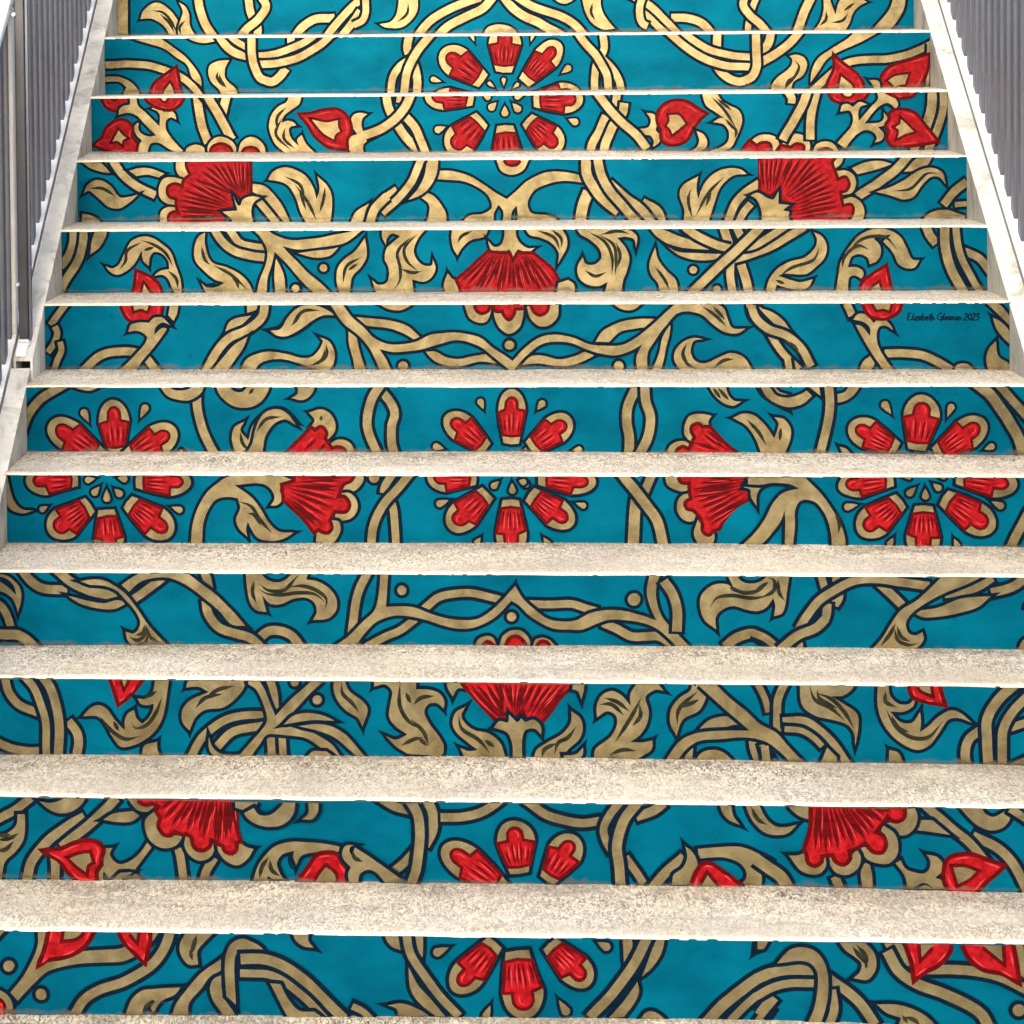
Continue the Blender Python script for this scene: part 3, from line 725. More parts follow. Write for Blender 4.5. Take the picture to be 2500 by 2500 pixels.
D 636,-56 594,-99 555,-169
D 601,-95 586,-138
V 24.2 737,-72 694,-103 667,-134 647,-181
V 21.8 713,-131 694,-154 678,-185
G 998,-31! 1036,-15 1079,-11 1111,-20! 1075,-33 1013,-48!
G 1224,1! 1209,-24 1178,-38 1132,-43! 1151,-28 1178,-5!
V 25.7 1159,7 1121,-35 1071,-74 1013,-113
G 1065,-99! 1109,-84 1143,-67 1182,-40 1220,-32 1250,-44 1260,-79! 1243,-59 1220,-57 1193,-82 1170,-113 1143,-121 1105,-109
D 1243,-48 1208,-48 1162,-90 1113,-97
V 24.2 1319,-71 1285,-98 1254,-137
V 15.6 1319,-133 1285,-137
G 1191,-181! 1216,-160 1254,-151 1315,-168! 1307,-182!
D 1246,-176 1284,-178
F
G 933,5! 975,4! 967,-19 948,-34!
G 952,-40! 979,-38 1002,-50 1009,-74 998,-101 967,-108!
G 971,-120! 998,-114 1021,-128 1032,-152 1026,-186! 971,-186!
R 739,6! 954,4! 941,-15 948,-38! 958,-66! 979,-58 988,-77 979,-93 963,-97! 967,-120! 971,-140! 994,-136 999,-155 982,-186! 832,-186! 821,-154! 832,-131! 798,-123! 798,-84! 767,-107! 740,-96!
S 748,-96 745,-2
S 760,-100 758,2
S 767,-96 772,-2
S 775,-92 787,2
S 779,-96 802,1
S 798,-84 833,1
S 798,-65 825,-3
S 802,-92 856,1
S 810,-96 887,1
S 810,-108 910,-26
S 813,-115 925,-42
S 825,-119 933,-58
S 833,-127 940,-77
S 840,-135 948,-93
S 840,-143 948,-108
S 832,-154 955,-124
S 832,-162 955,-139
S 840,-170 963,-159
S 840,-77 895,-15
G 711,-107! 733,-99 759,-115! 775,-119 790,-96! 790,-131! 821,-135! 802,-150! 821,-154! 817,-166 825,-186! 740,-185! 742,-154 729,-119
E
@4
V 24.8 -1187,3 -1190,-39 -1204,-73 -1227,-99
V 24.0 -1160,3 -1163,-42 -1185,-100 -1216,-145 -1232,-187
G -1126,3! -1093,3! -1099,-20 -1115,-46 -1142,-67! -1138,-35
G -1099,-100! -1081,-106 -1062,-96 -1043,-58 -1027,-31 -996,-18 -969,-20 -939,-39 -916,-62 -902,-100 -891,-135 -887,-180! -903,-180! -914,-158 -925,-135 -940,-125 -964,-127! -948,-114 -921,-108! -924,-85 -939,-66 -962,-60 -974,-74 -978,-100! -993,-85 -997,-56! -1016,-89 -1039,-111 -1066,-124 -1085,-117
D -996,-32 -1039,-58 -1043,-85 -1062,-111
D -962,-47 -993,-56
D -1000,-28 -970,-37 -932,-62 -909,-104
D -925,-112 -902,-135 -897,-165
V 1.5 -981,-51 -981,-51
B
R -1013,-113! -1017,-146 -1025,-180! -941,-180! -952,-150 -982,-127
H -992,-150! -998,-180! -971,-180! -983,-165
E
G -820,-6! -821,-36 -802,-89 -757,-105 -723,-124 -700,-147 -687,-177! -819,-177! -832,-148! -815,-160 -788,-158 -767,-147! -795,-137 -829,-108 -848,-85 -850,-51 -840,-21
D -830,-44 -821,-82 -806,-97
D -749,-128 -734,-143 -727,-166
D -799,-97 -749,-124 -704,-166
K 8.3 -792,-150 -822,-150 -839,-127
V 22.5 -755,5 -722,-36 -691,-46 -655,-50
V 23.3 -794,2 -771,-32 -737,-59 -696,-71 -650,-77
G -623,-79! -601,-128 -598,-181! -625,-181! -628,-128
G -691,5! -649,3! -626,-14 -589,-27 -528,-26 -463,-15 -422,-7! -369,11! -426,-34 -498,-49 -566,-54 -604,-46! -567,-86 -529,-124 -488,-159 -462,-189! -503,-189! -552,-143 -589,-98 -627,-61! -635,-98 -647,-135 -651,-181! -678,-181! -670,-143 -650,-90 -648,-52 -665,-21
C -568,-163 11.3
G -563,-65! -528,-60 -483,-56 -449,-49! -472,-71 -502,-77 -532,-74
C -491,-106 10.5
C -569,-163 10.5
G -375,-23! -371,-53 -373,-79 -389,-106 -412,-132 -420,-182! -446,-182! -455,-140 -451,-106 -434,-83 -403,-60
D -385,-76 -427,-102 -438,-151
D -396,-94 -423,-113
G -329,2! -207,1! -229,-27 -241,-61 -230,-87 -211,-101 -191,-99 -189,-82! -181,-106 -189,-129 -212,-144 -246,-140! -242,-182! -344,-182! -357,-140! -340,-153 -317,-148 -310,-125 -313,-99 -321,-83 -316,-53 -301,-38 -278,-19! -301,-12 -316,-27 -317,-42! -327,-23
D -237,-16 -267,-38 -286,-65 -279,-106 -280,-140 -299,-171
D -229,-12 -267,-53 -260,-87 -230,-116
D -276,-110 -245,-120 -219,-116
G -135,1! -34,-1! -45,-20 -83,-31 -109,-54 -121,-73! -132,-54 -137,-23
D -79,-5 -109,-20 -120,-39
G 8,2! 41,2! 41,-20 52,-39 75,-54 92,-53! 75,-64 45,-56! 31,-88! 24,-56! 0,-66 -27,-58 -36,-33! -19,-50 0,-43 9,-20
F
G -148,-122! -136,-137 -121,-141! -107,-182! -152,-182! -159,-156
R -38,-64! -4,-67 22,-67! 32,-92! 45,-68! 75,-68 90,-70! 138,-111 156,-140! 147,-160 141,-183! -110,-182! -114,-163 -123,-141! -80,-103
S -30,-67 -110,-145
S -23,-69 -95,-156
S -15,-69 -76,-171
S -8,-69 -65,-171
S 3,-69 -46,-164
S 11,-69 -13,-179
S 18,-73 2,-164
S 26,-81 21,-156
S 32,-92 34,-168
S 41,-77 59,-175
S 45,-73 78,-160
S 52,-69 111,-175
S 60,-69 100,-149
S 67,-70 126,-168
S 75,-70 141,-157
S -19,-69 -50,-130
S 0,-69 -20,-141
S 37,-88 51,-160
S 56,-73 89,-149
E
G 156,-149! 183,-140! 199,-153 199,-183! 149,-183!
G 66,2! 165,2! 180,-25 180,-51 168,-74 155,-96! 157,-66 138,-40 105,-24 79,-17
D 98,-4 146,-25 161,-59
D 139,-2 165,-28 165,-51
G 206,2! 333,1! 359,-7 372,-22 368,-52! 363,-29 340,-22 318,-25! 340,-52 351,-82 343,-116 332,-142 328,-183! 281,-183! 291,-146! 265,-157 235,-153 213,-134 209,-104 222,-78! 230,-95 254,-98 273,-82 269,-55 243,-29 217,-14
D 236,-6 284,-36 303,-78 302,-131
D 266,-14 307,-44 314,-89 310,-131
D 228,-113 257,-130 287,-119
D 273,-16 318,-6 352,-14
D 314,-37 325,-74 317,-108
G 422,-52! 429,-86 451,-116 477,-142 484,-184! 434,-184! 429,-153 410,-127 405,-101
D 420,-105 447,-142 460,-172
C 525,-115 10.5
C 589,-169 9.8
V 24.8 605,7 626,-49 652,-94 667,-139 676,-184
V 22.5 642,7 664,-45
V 22.5 626,-90 626,-131 631,-184
V 23.3 634,-86 689,-70 745,-46 827,3
V 20.3 634,-56 689,-49 741,-19 779,7
G 452,-48! 485,-65 541,-69 608,-71! 589,-84 537,-88 489,-75
G 404,4! 437,-1 482,-20 541,-39 586,-60! 519,-56 463,-45 426,-22
V 24.0 501,4 541,-24 586,-45 626,-56
V 25.5 716,11 667,-38 611,-90 563,-135 518,-180
G 852,-12! 874,-24 887,-50 882,-80 859,-106 833,-125 770,-126! 756,-132! 793,-145 815,-149 848,-141! 837,-162 818,-170 781,-166 752,-156! 744,-181! 720,-181! 730,-143 752,-113 785,-94 830,-80 856,-54 860,-31
D 867,-54 852,-87 789,-111 756,-136
D 748,-143 774,-154
G 911,-185! 918,-132 926,-91 948,-54 978,-20 1015,-4 1051,-6 1084,-24 1103,-58 1117,-88 1137,-90! 1124,-110 1102,-112 1080,-99 1066,-69 1040,-39! 1059,-21 1014,-30! 1031,-50 1033,-69 1022,-91 1003,-101! 998,-84 977,-73 955,-80 944,-110! 966,-108 985,-119 985,-133 979,-140! 962,-131 948,-136 944,-185!
D 944,-69 978,-35 1014,-24 1048,-28 1077,-62
D 933,-95 944,-69 974,-50 1003,-62
D 929,-110 933,-84 955,-58
B
R 1047,-105! 1054,-140 1065,-185! 973,-185! 984,-151 1010,-129
H 1027,-153! 1010,-166 1003,-185! 1036,-185! 1030,-166
E
V 24.0 1152,9 1165,-21 1183,-45
V 22.5 1253,-64 1297,-85 1326,-122
V 26.3 1204,9 1207,-59 1224,-118 1260,-186
V 20.3 1235,9 1242,-59 1264,-115 1300,-178
@5
V 18.7 -1162,6 -1188,-27 -1207,-53
V 18.0 -1196,-56 -1189,-75 -1196,-100 -1215,-126
V 16.5 -1182,-97 -1178,-122 -1190,-148 -1201,-177
B
R -1018,2! -1011,-16 -1000,-35 -979,-47! -942,-46 -909,-27! -903,2!
H -983,2! -980,-14! -963,-9 -947,-15! -941,2!
E
G -884,2! -861,2! -867,-24 -876,-42! -889,-27!
V 23.0 -1124,-181 -1087,-144 -1046,-126 -1002,-124 -961,-133 -918,-181
G -997,-71! -990,-53 -968,-46 -942,-47! -927,-33 -905,-33 -885,-53! -905,-46 -924,-60 -928,-79! -905,-60 -894,-62 -898,-71 -928,-111 -965,-155 -980,-177! -1024,-177! -980,-133 -954,-104 -946,-86! -957,-75 -975,-68
G -678,1! -645,1! -656,-13 -678,-21!
G -737,-70! -726,-46 -700,-33 -667,-28! -686,-46 -708,-61
V 23.7 -631,5 -638,-32 -675,-64 -723,-86 -760,-123 -795,-188
G -677,-84! -690,-115 -713,-148 -735,-177! -775,-177! -745,-141 -716,-108
G -620,-68! -591,-61 -569,-32 -543,-6 -518,3! -445,-14! -493,-32 -522,-57 -562,-79 -595,-81
D -496,-14 -533,-24 -562,-61
D -481,-10 -518,-10 -547,-39
G -617,-68! -591,-64 -569,-32 -540,-6 -510,3! -471,-10 -438,-28! -478,-28 -507,-43 -537,-65 -573,-83 -599,-81
D -482,-14 -529,-17 -562,-57
D -532,-17 -547,-39 -558,-54
G -700,-183! -682,-146 -647,-128 -610,-125 -574,-130 -537,-141 -505,-137 -483,-112 -477,-94 -486,-85! -461,-97 -446,-127 -449,-156 -461,-174! -498,-170 -545,-154 -581,-145 -618,-146 -647,-157 -664,-183!
D -468,-105 -468,-134 -490,-159
D -472,-116 -479,-145 -512,-163
G -409,-61! -391,-79 -381,-116 -363,-178! -392,-178! -399,-138 -408,-97
G -391,-32! -347,-36 -290,-43 -250,-58 -228,-76 -212,-90! -236,-92! -261,-76 -290,-65 -333,-58 -369,-54!
G -204,-125! -178,-125 -149,-140 -113,-145 -74,-136 -30,-134 -16,-156! -63,-152 -110,-163 -153,-161 -182,-149
G 243,-100! 265,-69 308,-48 355,-39 408,-39! 387,-59 351,-64 308,-73 279,-100!
G 45,-161! 74,-138 106,-136 146,-145 189,-138 225,-124 239,-136! 207,-152 171,-163 135,-163 92,-156
G 440,-53! 436,-88 425,-131 414,-178! 389,-178! 411,-127 419,-88
G -456,1! -423,1! -398,-32 -366,-61 -341,-87 -308,-103 -268,-105 -232,-98 -192,-80 -149,-74 -102,-76 -62,-87 -23,-116 25,-149! 56,-116 96,-87 143,-80 182,-87 225,-104 268,-109 315,-106 351,-87 387,-59 423,-26 455,3! 558,2! 580,-12 590,-41 601,-63 636,-64! 615,-77 583,-73 551,-52 519,-26 483,-19 455,-26 426,-59 397,-98 381,-127 379,-181! 354,-181! 350,-142 365,-106! 336,-122 297,-134 254,-129 214,-116 179,-102 146,-98 100,-105 67,-131 38,-160 25,-181! 5,-163 -23,-141 -59,-112 -95,-98 -131,-94 -171,-105 -207,-116 -247,-123 -290,-125 -327,-118! -309,-145 -295,-178! -324,-178! -338,-145 -355,-112 -384,-79 -420,-50
C -264,-162 12.2
C 18,-106 12.2
G -329,2! -300,-12 -268,-14 -235,2!
F
G -101,2! -29,2! -33,-25 -44,-45 -62,-49 -87,-36
R -72,2! -67,-14 -56,-22 -40,-16 -36,2!
G -22,2! 57,2! 53,-33 42,-62 17,-77 -8,-62 -22,-33
R -24,2! 72,2! 57,-7 32,-9! 28,-25 17,-38 3,-25 0,-15! -18,-15
G 63,-4! 147,1! 143,-33 122,-55 96,-56 71,-33
R 75,2! 84,-18 98,-26 115,-17 120,2!
E
G 287,3! 312,-13 340,-15 369,3!
D 523,-5 558,-30 586,-59
D 551,-5 583,-41
C 17,-107 12.2
C 304,-163 12.9
G 637,2! 672,2! 686,-34 707,-66! 672,-59 647,-34
G 527,-93! 501,-98 493,-124 504,-149 529,-156 564,-142 600,-129 632,-142 653,-174! 464,-174! 450,-149 454,-120 476,-98 504,-89
D 483,-102 472,-135 489,-167
D 607,-145 579,-149 550,-171
D 475,-127 482,-156 507,-171
G 661,2! 679,-12! 704,-20 732,-41 750,-65! 718,-56 693,-34
V 19.4 695,-70 732,-128 774,-171
V 22.3 651,-5 661,-34 693,-63 743,-84 781,-117 806,-164
V 18.0 744,-142 749,-178
D 735,-95 764,-113 774,-135
V 20.1 899,2 913,-31
G 930,-178! 941,-153 962,-137! 971,-157 958,-178!
V 22.3 997,-131 1047,-130 1096,-137 1135,-153 1173,-178
G 916,-41! 927,-27 945,-27 962,-42 969,-51! 980,-42 998,-43 1012,-56 1019,-70! 1001,-58 983,-60 976,-81 980,-110 997,-142 1022,-178! 997,-178! 969,-139 941,-92 923,-56! 938,-59 960,-85! 959,-63 945,-49
B
R 941,2! 947,-13 959,-31 984,-38 1012,-34 1033,-20 1040,1!
H 968,1! 977,-15! 994,-13 1008,-17! 1012,1!
E
W 1056,-35 1242,-32
G 1255,4! 1286,1 1311,-21 1325,-42! 1321,-60! 1297,-35
G 1276,-37! 1297,-48 1318,-71 1325,-110 1311,-99 1288,-71
G 1177,-175! 1184,-160 1209,-158 1230,-175!
G 1284,-98! 1290,-139 1318,-157 1328,-178! 1265,-178! 1258,-150 1265,-121
@6
V 22.8 -1117,8 -1156,-13 -1192,-38 -1217,-70 -1235,-116
G -1110,4! -1085,-6 -1057,-10 -1029,1!
F
P -991,-175 -1000,-33 20.0 38.6
P -1030,-182 -1164,-91 19.0 40.7
P -963,-182 -837,-108 19.0 39.6
T -1058,-98 -1073,-67 9.7
T -932,-87 -916,-55 9.7
G -834,-171! -824,-161 -813,-171!
E
V 23.4 -781,-3 -782,-52 -770,-108 -753,-146 -733,-181
G -881,8! -860,8! -846,-6 -825,-10 -801,-5 -787,8! -762,8! -773,-17 -801,-34 -829,-34 -857,-24
G -734,8! -703,8! -689,-10 -668,-13 -647,8! -594,8! -601,-13 -619,-38 -647,-52 -679,-52 -707,-38 -727,-17
D -636,-3 -650,-20
G -662,-89! -672,-111 -652,-136! -641,-101 -620,-76 -591,-59 -560,-59 -529,-90! -560,-83 -588,-97 -610,-125 -628,-174! -687,-171! -694,-132 -686,-104
D -673,-115 -666,-146 -649,-164
D -571,-76 -609,-90 -634,-122 -642,-160
G -526,8! -479,8! -485,-13 -504,-31 -521,-34 -541,-29! -525,-17
V 24.1 -276,-181 -286,-142 -286,-100 -278,-69 -288,-41 -312,-10
V 24.1 -309,11 -337,-34 -348,-87 -341,-128 -321,-177
G -641,-143! -630,-97 -609,-66 -577,-57 -550,-69 -531,-97! -557,-83 -585,-94 -606,-122 -617,-171! -659,-174!
D -631,-115 -606,-83 -564,-76
F
G -496,-66! -466,-57 -442,-69 -430,-94 -432,-115 -449,-136! -494,-104! -482,-87
G -446,-149! -429,-137 -408,-135 -390,-146 -378,-174! -446,-174!
R -558,-174! -491,-104! -482,-113! -466,-104 -454,-118 -458,-132! -439,-158! -418,-155 -406,-163 -405,-177!
S -512,-164 -477,-132
S -478,-171 -453,-143
D -465,-73 -466,-87
E
F
P -47,-158 -147,-72 17.9 36.2
P 17,-144 19,-6 19.0 34.5
T -51,-62 -60,-39 8.3
T -149,-159 -173,-153 9.0
T 46,-159 60,-156 6.9
E
F
P 65,-156 167,-79 19.0 37.2
T 80,-62 95,-43 9.0
T 166,-162 187,-159 7.6
E
V 24.8 339,11 311,-51 308,-89 314,-131 312,-176
V 24.1 353,11 356,-37 368,-75 362,-120 338,-176
F
G 520,-74! 513,-86 515,-105! 468,-141! 453,-120 453,-96 465,-75 489,-68
G 406,-172! 417,-148 437,-138 455,-139 468,-148! 458,-172!
R 591,-172! 557,-148 516,-103! 496,-103! 486,-94 472,-101 472,-113 480,-127! 463,-160! 448,-153 434,-162 434,-176!
S 564,-162 499,-120
S 543,-162 478,-141
S 557,-148 509,-110
E
G 510,8! 554,8! 564,-23 578,-36 595,-37! 575,-48 551,-41 530,-23
D 524,-3 544,-30
D 537,-3 564,-34
G 633,8! 670,4 691,-13 714,-20! 714,-58! 680,-41 650,-20
G 574,-79! 598,-68 626,-72 653,-96 676,-130! 683,-113 687,-92 677,-77! 700,-82 717,-103 717,-130 703,-168! 645,-172! 629,-131 605,-96
D 608,-82 639,-117 656,-148
D 693,-103 690,-137
G 642,4! 666,-3 680,-20 710,-27 741,-20 758,-10! 771,-23! 747,-44 717,-51 686,-44 659,-27
G 758,4! 788,4! 792,-23!
G 831,-20! 853,-13 863,4! 893,4! 876,-20 856,-34 832,-41!
V 23.4 812,11 815,-44 808,-96 788,-179
F
P 981,-158 863,-94 19.0 37.9
P 1030,-159 1049,-20 21.4 44.1
P 1079,-171 1200,-85 19.0 39.6
T 971,-75 952,-46 9.7
T 1103,-82 1115,-51 8.6
T 1192,-159 1214,-150 8.3
G 839,-151! 852,-154 866,-168! 845,-168!
E
V 27.6 1170,14 1211,-20 1251,-75 1281,-130 1294,-181
V 21.4 1224,14 1261,-27 1304,-78
@7
G -1221,7! -1216,-23 -1205,-60 -1185,-84 -1156,-87! -1185,-94 -1212,-84 -1222,-70!
F
P -1046,-9 -1174,-13 16.5 36.2
P -1016,-72 -1118,-144 19.8 40.2
P -976,-85 -966,-201 19.8 36.2
P -923,-65 -814,-145 18.1 39.5
P -901,-12 -767,-15 18.1 34.6
T -998,-6 -1020,-11 7.9
T -951,-4 -931,-7 8.6
T -989,-23 -1004,-41 8.6
T -974,-26 -974,-55 8.6
T -958,-28 -943,-43 8.6
T -1117,-74 -1134,-83 7.2
T -821,-74 -796,-83 7.9
E
G -680,-3! -659,4! -556,5! -521,-8! -543,-17! -550,-35 -543,-58 -557,-72 -572,-72! -563,-55 -570,-35 -586,-22 -606,-18 -660,-23! -620,-52 -597,-82 -577,-115 -554,-135 -517,-139! -544,-155 -574,-159 -604,-152 -621,-129 -629,-112! -634,-132 -631,-149! -651,-129 -657,-106 -647,-79 -653,-55! -680,-52 -707,-59 -727,-86 -738,-119 -742,-173! -770,-173! -765,-126 -751,-79 -727,-39 -703,-19
D -653,-62 -620,-75 -601,-105 -568,-142
D -630,-92 -614,-95 -597,-122
F
G -379,6! -346,6! -346,-11 -360,-31 -376,-38 -396,-34!
G -403,-41! -380,-41 -363,-58 -360,-81 -374,-101 -394,-108 -417,-105!
G -427,-108! -407,-111 -402,-131 -411,-152 -424,-168! -464,-168! -461,-138!
R -543,-22! -513,-13! -513,2! -369,2! -376,-9 -393,-16! -400,-24! -410,-53! -393,-51 -382,-68 -390,-85 -417,-85! -430,-108! -426,-125 -434,-137 -447,-135 -457,-128! -466,-137! -494,-102 -540,-58!
S -536,-22 -406,-35
S -533,-35 -420,-78
S -533,-42 -437,-98
S -536,-52 -461,-122
S -513,-15 -403,-11
S -517,-58 -467,-112
S -536,-28 -410,-58
S -526,-55 -447,-118
S -506,-21 -406,-25
S -493,-5 -393,-4
E
G -333,4! -306,4! -310,-11 -320,-16 -330,-11
V 20.4 -273,9 -293,-21 -297,-41
V 20.4 -287,-44 -274,-78 -271,-111 -268,-171
V 21.1 -230,9 -260,-27 -294,-64 -314,-98 -324,-131 -328,-171
F
P -73,-4 -190,-1 16.5 35.6
P -45,-40 -139,-127 19.8 36.9
P 11,-57 11,-190 19.1 36.9
T -14,-8 -29,-22 7.9
T 14,-10 15,-33 8.2
T 34,-5 47,-18 7.9
T -133,-55 -161,-66 8.6
T -61,-145 -71,-160 7.2
E
F
P 57,-42 160,-116 18.1 35.6
P 80,-3 215,-13 15.8 32.9
T 28,-8 41,-12 7.9
T 162,-61 185,-69 7.2
T 86,-143 99,-161 7.2
E
V 21.7 353,11 339,-23 329,-46
V 27.7 315,-42 309,-92 304,-172
V 25.0 277,10 310,-33 342,-76 365,-112 378,-172
F
G 382,4! 415,4! 437,-22 434,-36 408,-32 388,-19
G 441,-39! 453,-85! 460,-98 443,-108 424,-102 411,-82 413,-59 424,-44
G 460,-102! 473,-125! 499,-138 495,-168! 459,-161! 450,-138
R 413,4! 575,5! 575,-5! 561,-20! 581,-29! 581,-52! 548,-72 522,-101 509,-125 496,-128! 486,-138 473,-131 473,-115! 466,-95! 450,-79 435,-75 432,-62 445,-54! 442,-32! 442,-12! 423,-11
S 571,-5 464,-14
S 568,-12 447,-29
S 565,-19 447,-49
S 561,-32 466,-75
S 578,-32 479,-88
S 578,-42 492,-115
S 574,-48 483,-102
S 555,-19 454,-35
S 561,-25 460,-59
S 562,0 483,-2
E
G 578,5! 682,5! 682,-15 656,-13 630,-15 607,-28 600,-48 600,-68! 587,-48 584,-28 570,-24! 578,-12
G 580,5! 714,3! 752,-38 778,-74 801,-114 810,-147 810,-173! 779,-170! 775,-127 762,-87 743,-61 723,-53 704,-56 692,-78 690,-121 685,-167! 667,-167! 668,-108 666,-78! 658,-104 638,-131 609,-161 560,-168! 589,-141 619,-101 639,-61 665,-35 701,-25! 675,-15 636,-13 610,-17 580,-15!
D 785,-81 796,-107 794,-134
F
P 924,-6 795,-21 14.8 32.9
P 943,-56 843,-135 19.8 39.5
P 997,-69 995,-192 20.4 40.2
P 1045,-47 1162,-126 20.4 38.9
P 1073,1 1217,-17 15.8 34.6
T 982,-19 964,-37 8.2
T 1000,-21 1001,-44 8.2
T 1015,-11 1031,-24 7.9
T 947,0 963,1 5.3
T 1031,1 1044,1 4.6
T 848,-64 817,-71 8.6
T 1150,-53 1177,-66 8.6
T 927,-141 917,-159 7.2
T 1066,-142 1075,-162 7.2
E
V 23.0 1246,-82 1217,-135 1198,-181
@8
G -1199,-3! -1173,-6 -1154,-18 -1138,-41 -1137,-67 -1145,-94! -1150,-76 -1158,-60 -1174,-48 -1199,-41! -1199,-19 -1180,-25 -1167,-35 -1148,-54! -1154,-31 -1170,-15 -1199,-9!
V 18.9 -1200,-67 -1181,-83 -1168,-109 -1162,-131
V 24.5 -1207,-144 -1169,-146 -1146,-147 -1127,-157 -1101,-182
V 22.0 -1134,7 -1115,-18 -1086,-36 -1028,-40
V 22.6 -1053,8 -1018,-21 -980,-40 -948,-48 -910,-53
G -1025,-54! -980,-65 -942,-70 -907,-64 -887,-70! -920,-84 -961,-82 -997,-72
V 20.1 -871,-60 -839,-39 -800,-7
V 21.4 -707,9 -701,-7 -695,-35
V 22.6 -576,-148 -556,-134 -527,-134 -502,-146 -480,-175
V 22.0 -702,-64 -696,-96 -674,-125 -635,-141 -600,-150 -578,-169 -559,-195
G -900,-27! -870,-7 -845,6! -752,6! -717,-19 -679,-48 -647,-80 -610,-121! -642,-118 -673,-86 -705,-58 -743,-29 -790,-10 -822,-10 -855,-20 -882,-43!
G -996,-19! -967,-14 -941,-16 -913,-30 -887,-52 -862,-84 -843,-113 -818,-142 -789,-174! -870,-174! -887,-155 -891,-136! -872,-141 -859,-129 -856,-113 -868,-88 -890,-62 -913,-40 -941,-29 -973,-27!
D -843,-120 -834,-148 -808,-164
D -846,-120 -850,-139 -869,-145
D -882,-149 -863,-157 -847,-145 -843,-126
D -869,-168 -844,-161 -840,-142
G -608,5! -576,5! -557,-15 -532,-20 -513,-12 -497,4! -462,4! -467,-13! -440,-18 -411,-37 -397,-59 -399,-85 -418,-104 -453,-108! -444,-88 -450,-66 -469,-55 -497,-58 -526,-71 -552,-70 -571,-51! -561,-89! -584,-86 -596,-73 -604,-44 -607,-16
D -577,-22 -558,-38 -519,-38 -494,-12 -481,1
D -580,-35 -558,-47 -526,-49 -485,-44 -446,-48 -421,-69
D -589,-16 -593,-44 -584,-70
D -510,-31 -478,-28 -446,-37 -421,-59 -425,-85
V 20.8 -322,8 -345,-37 -355,-81 -364,-148
V 18.9 -330,-171 -286,-145 -248,-129 -203,-95
V 19.5 -195,-80 -165,-55 -130,-45 -83,-43 -20,-57
V 18.9 48,-68 103,-68 150,-67 175,-75 203,-84
V 20.8 217,-110 250,-125 281,-141 315,-141 346,-141 381,-163
G -295,5! -276,5! -280,-43 -283,-75! -253,-74 -219,-77 -181,-90 -140,-102 -105,-105 -70,-102 -39,-83 -13,-57 17,-25! 34,-54 59,-79 90,-101 124,-107 156,-104 187,-88 219,-81 259,-81 300,-90 339,-103! 325,-68 318,-33 326,8! 351,8! 339,-30 342,-65 356,-99 384,-131 421,-169! 387,-166! 362,-140 340,-122 306,-109 272,-103 231,-103 200,-113 168,-126 140,-126 102,-123 74,-111 46,-92 24,-70 7,-60! -20,-89 -52,-111 -83,-124 -115,-125 -153,-118 -197,-103 -235,-97 -269,-97 -304,-110 -330,-135 -356,-168! -403,-168! -368,-142 -336,-110 -310,-84 -301,-59 -297,-27
C -246,-37 11.0
C 7,-97 10.7
F
G -77,-166! -71,-150 -52,-142 -36,-146 -27,-165!
R -58,-166! -49,-158 -36,-165!
G -21,-165! -14,-143 5,-129 30,-130 46,-146 52,-165!
R -5,-165! 2,-149 17,-144 30,-151 39,-165!
E
F
G 56,-165! 61,-149 77,-144 93,-149 108,-164!
R 66,-165! 74,-156 86,-156 93,-165!
E
V 22.6 357,-11 378,-45 387,-80 386,-128
C 289,-55 14.2
G 500,6! 519,6! 537,-13 568,-16 587,-6 596,8! 644,8! 637,-38 633,-69 626,-85 608,-92! 611,-69 606,-50! 589,-73 571,-81 552,-79 515,-70 487,-80 475,-95 476,-124! 450,-102 439,-70 444,-42 466,-23 494,-18 515,-23!
D 500,-16 537,-38 574,-32 596,-13
D 462,-73 478,-51 512,-45 559,-51 599,-44
D 506,-26 534,-38
V 23.9 496,-165 530,-139 558,-133 586,-148 608,-170
D 593,-3 608,-9 608,-32 577,-51
D 617,-6 620,-38 633,-57
D 564,-35 596,-13
V 18.9 558,-130 586,-142 610,-161
V 17.6 714,10 723,-28
V 18.9 749,7 749,-12
V 22.0 754,-12 753,-50 744,-65
V 20.8 729,-62 725,-94 707,-116 663,-135 623,-167
V 15.7 663,-148 668,-170
V 22.0 839,-8 874,-40 898,-65
V 20.8 959,-20 889,-11 840,-5 794,-8 750,-28 710,-56 682,-91 663,-123
V 22.0 725,-96 707,-116 663,-135 620,-170
V 22.0 1178,3 1148,-22 1098,-35
V 20.1 1102,-1 1059,-26 994,-39
G 929,-85! 939,-77 979,-70 1025,-51 1059,-45 1098,-43! 1071,-67 1034,-80 994,-89 948,-93
G 991,5! 1086,6! 1040,-17 994,-36 954,-58 920,-83 906,-105 911,-127 926,-134 943,-127! 946,-143 932,-162 914,-168! 827,-169! 855,-137 874,-106 895,-77 932,-52 963,-23
D 883,-106 870,-131 849,-159
D 880,-118 889,-146 914,-156 932,-152
D 886,-112 895,-137 917,-149
G 1159,-167! 1169,-145 1187,-135! 1187,-166!
K 8.8 1170,-76 1170,-63 1177,-50
@9
V 19.2 -1124,11 -1115,-26 -1091,-56 -1050,-74
V 19.2 -1148,-137 -1111,-155 -1077,-160 -1044,-160
V 21.0 -981,-92 -963,-116 -959,-141 -964,-172
V 18.0 -1081,11 -1057,-19 -1039,-65 -1031,-111 -1032,-172
V 21.6 -1041,12 -1020,-19 -1006,-68 -1002,-114 -1004,-172
B
R -887,10! -868,-53! -840,-30 -809,10!
H -861,10! -855,-15! -844,10!
E
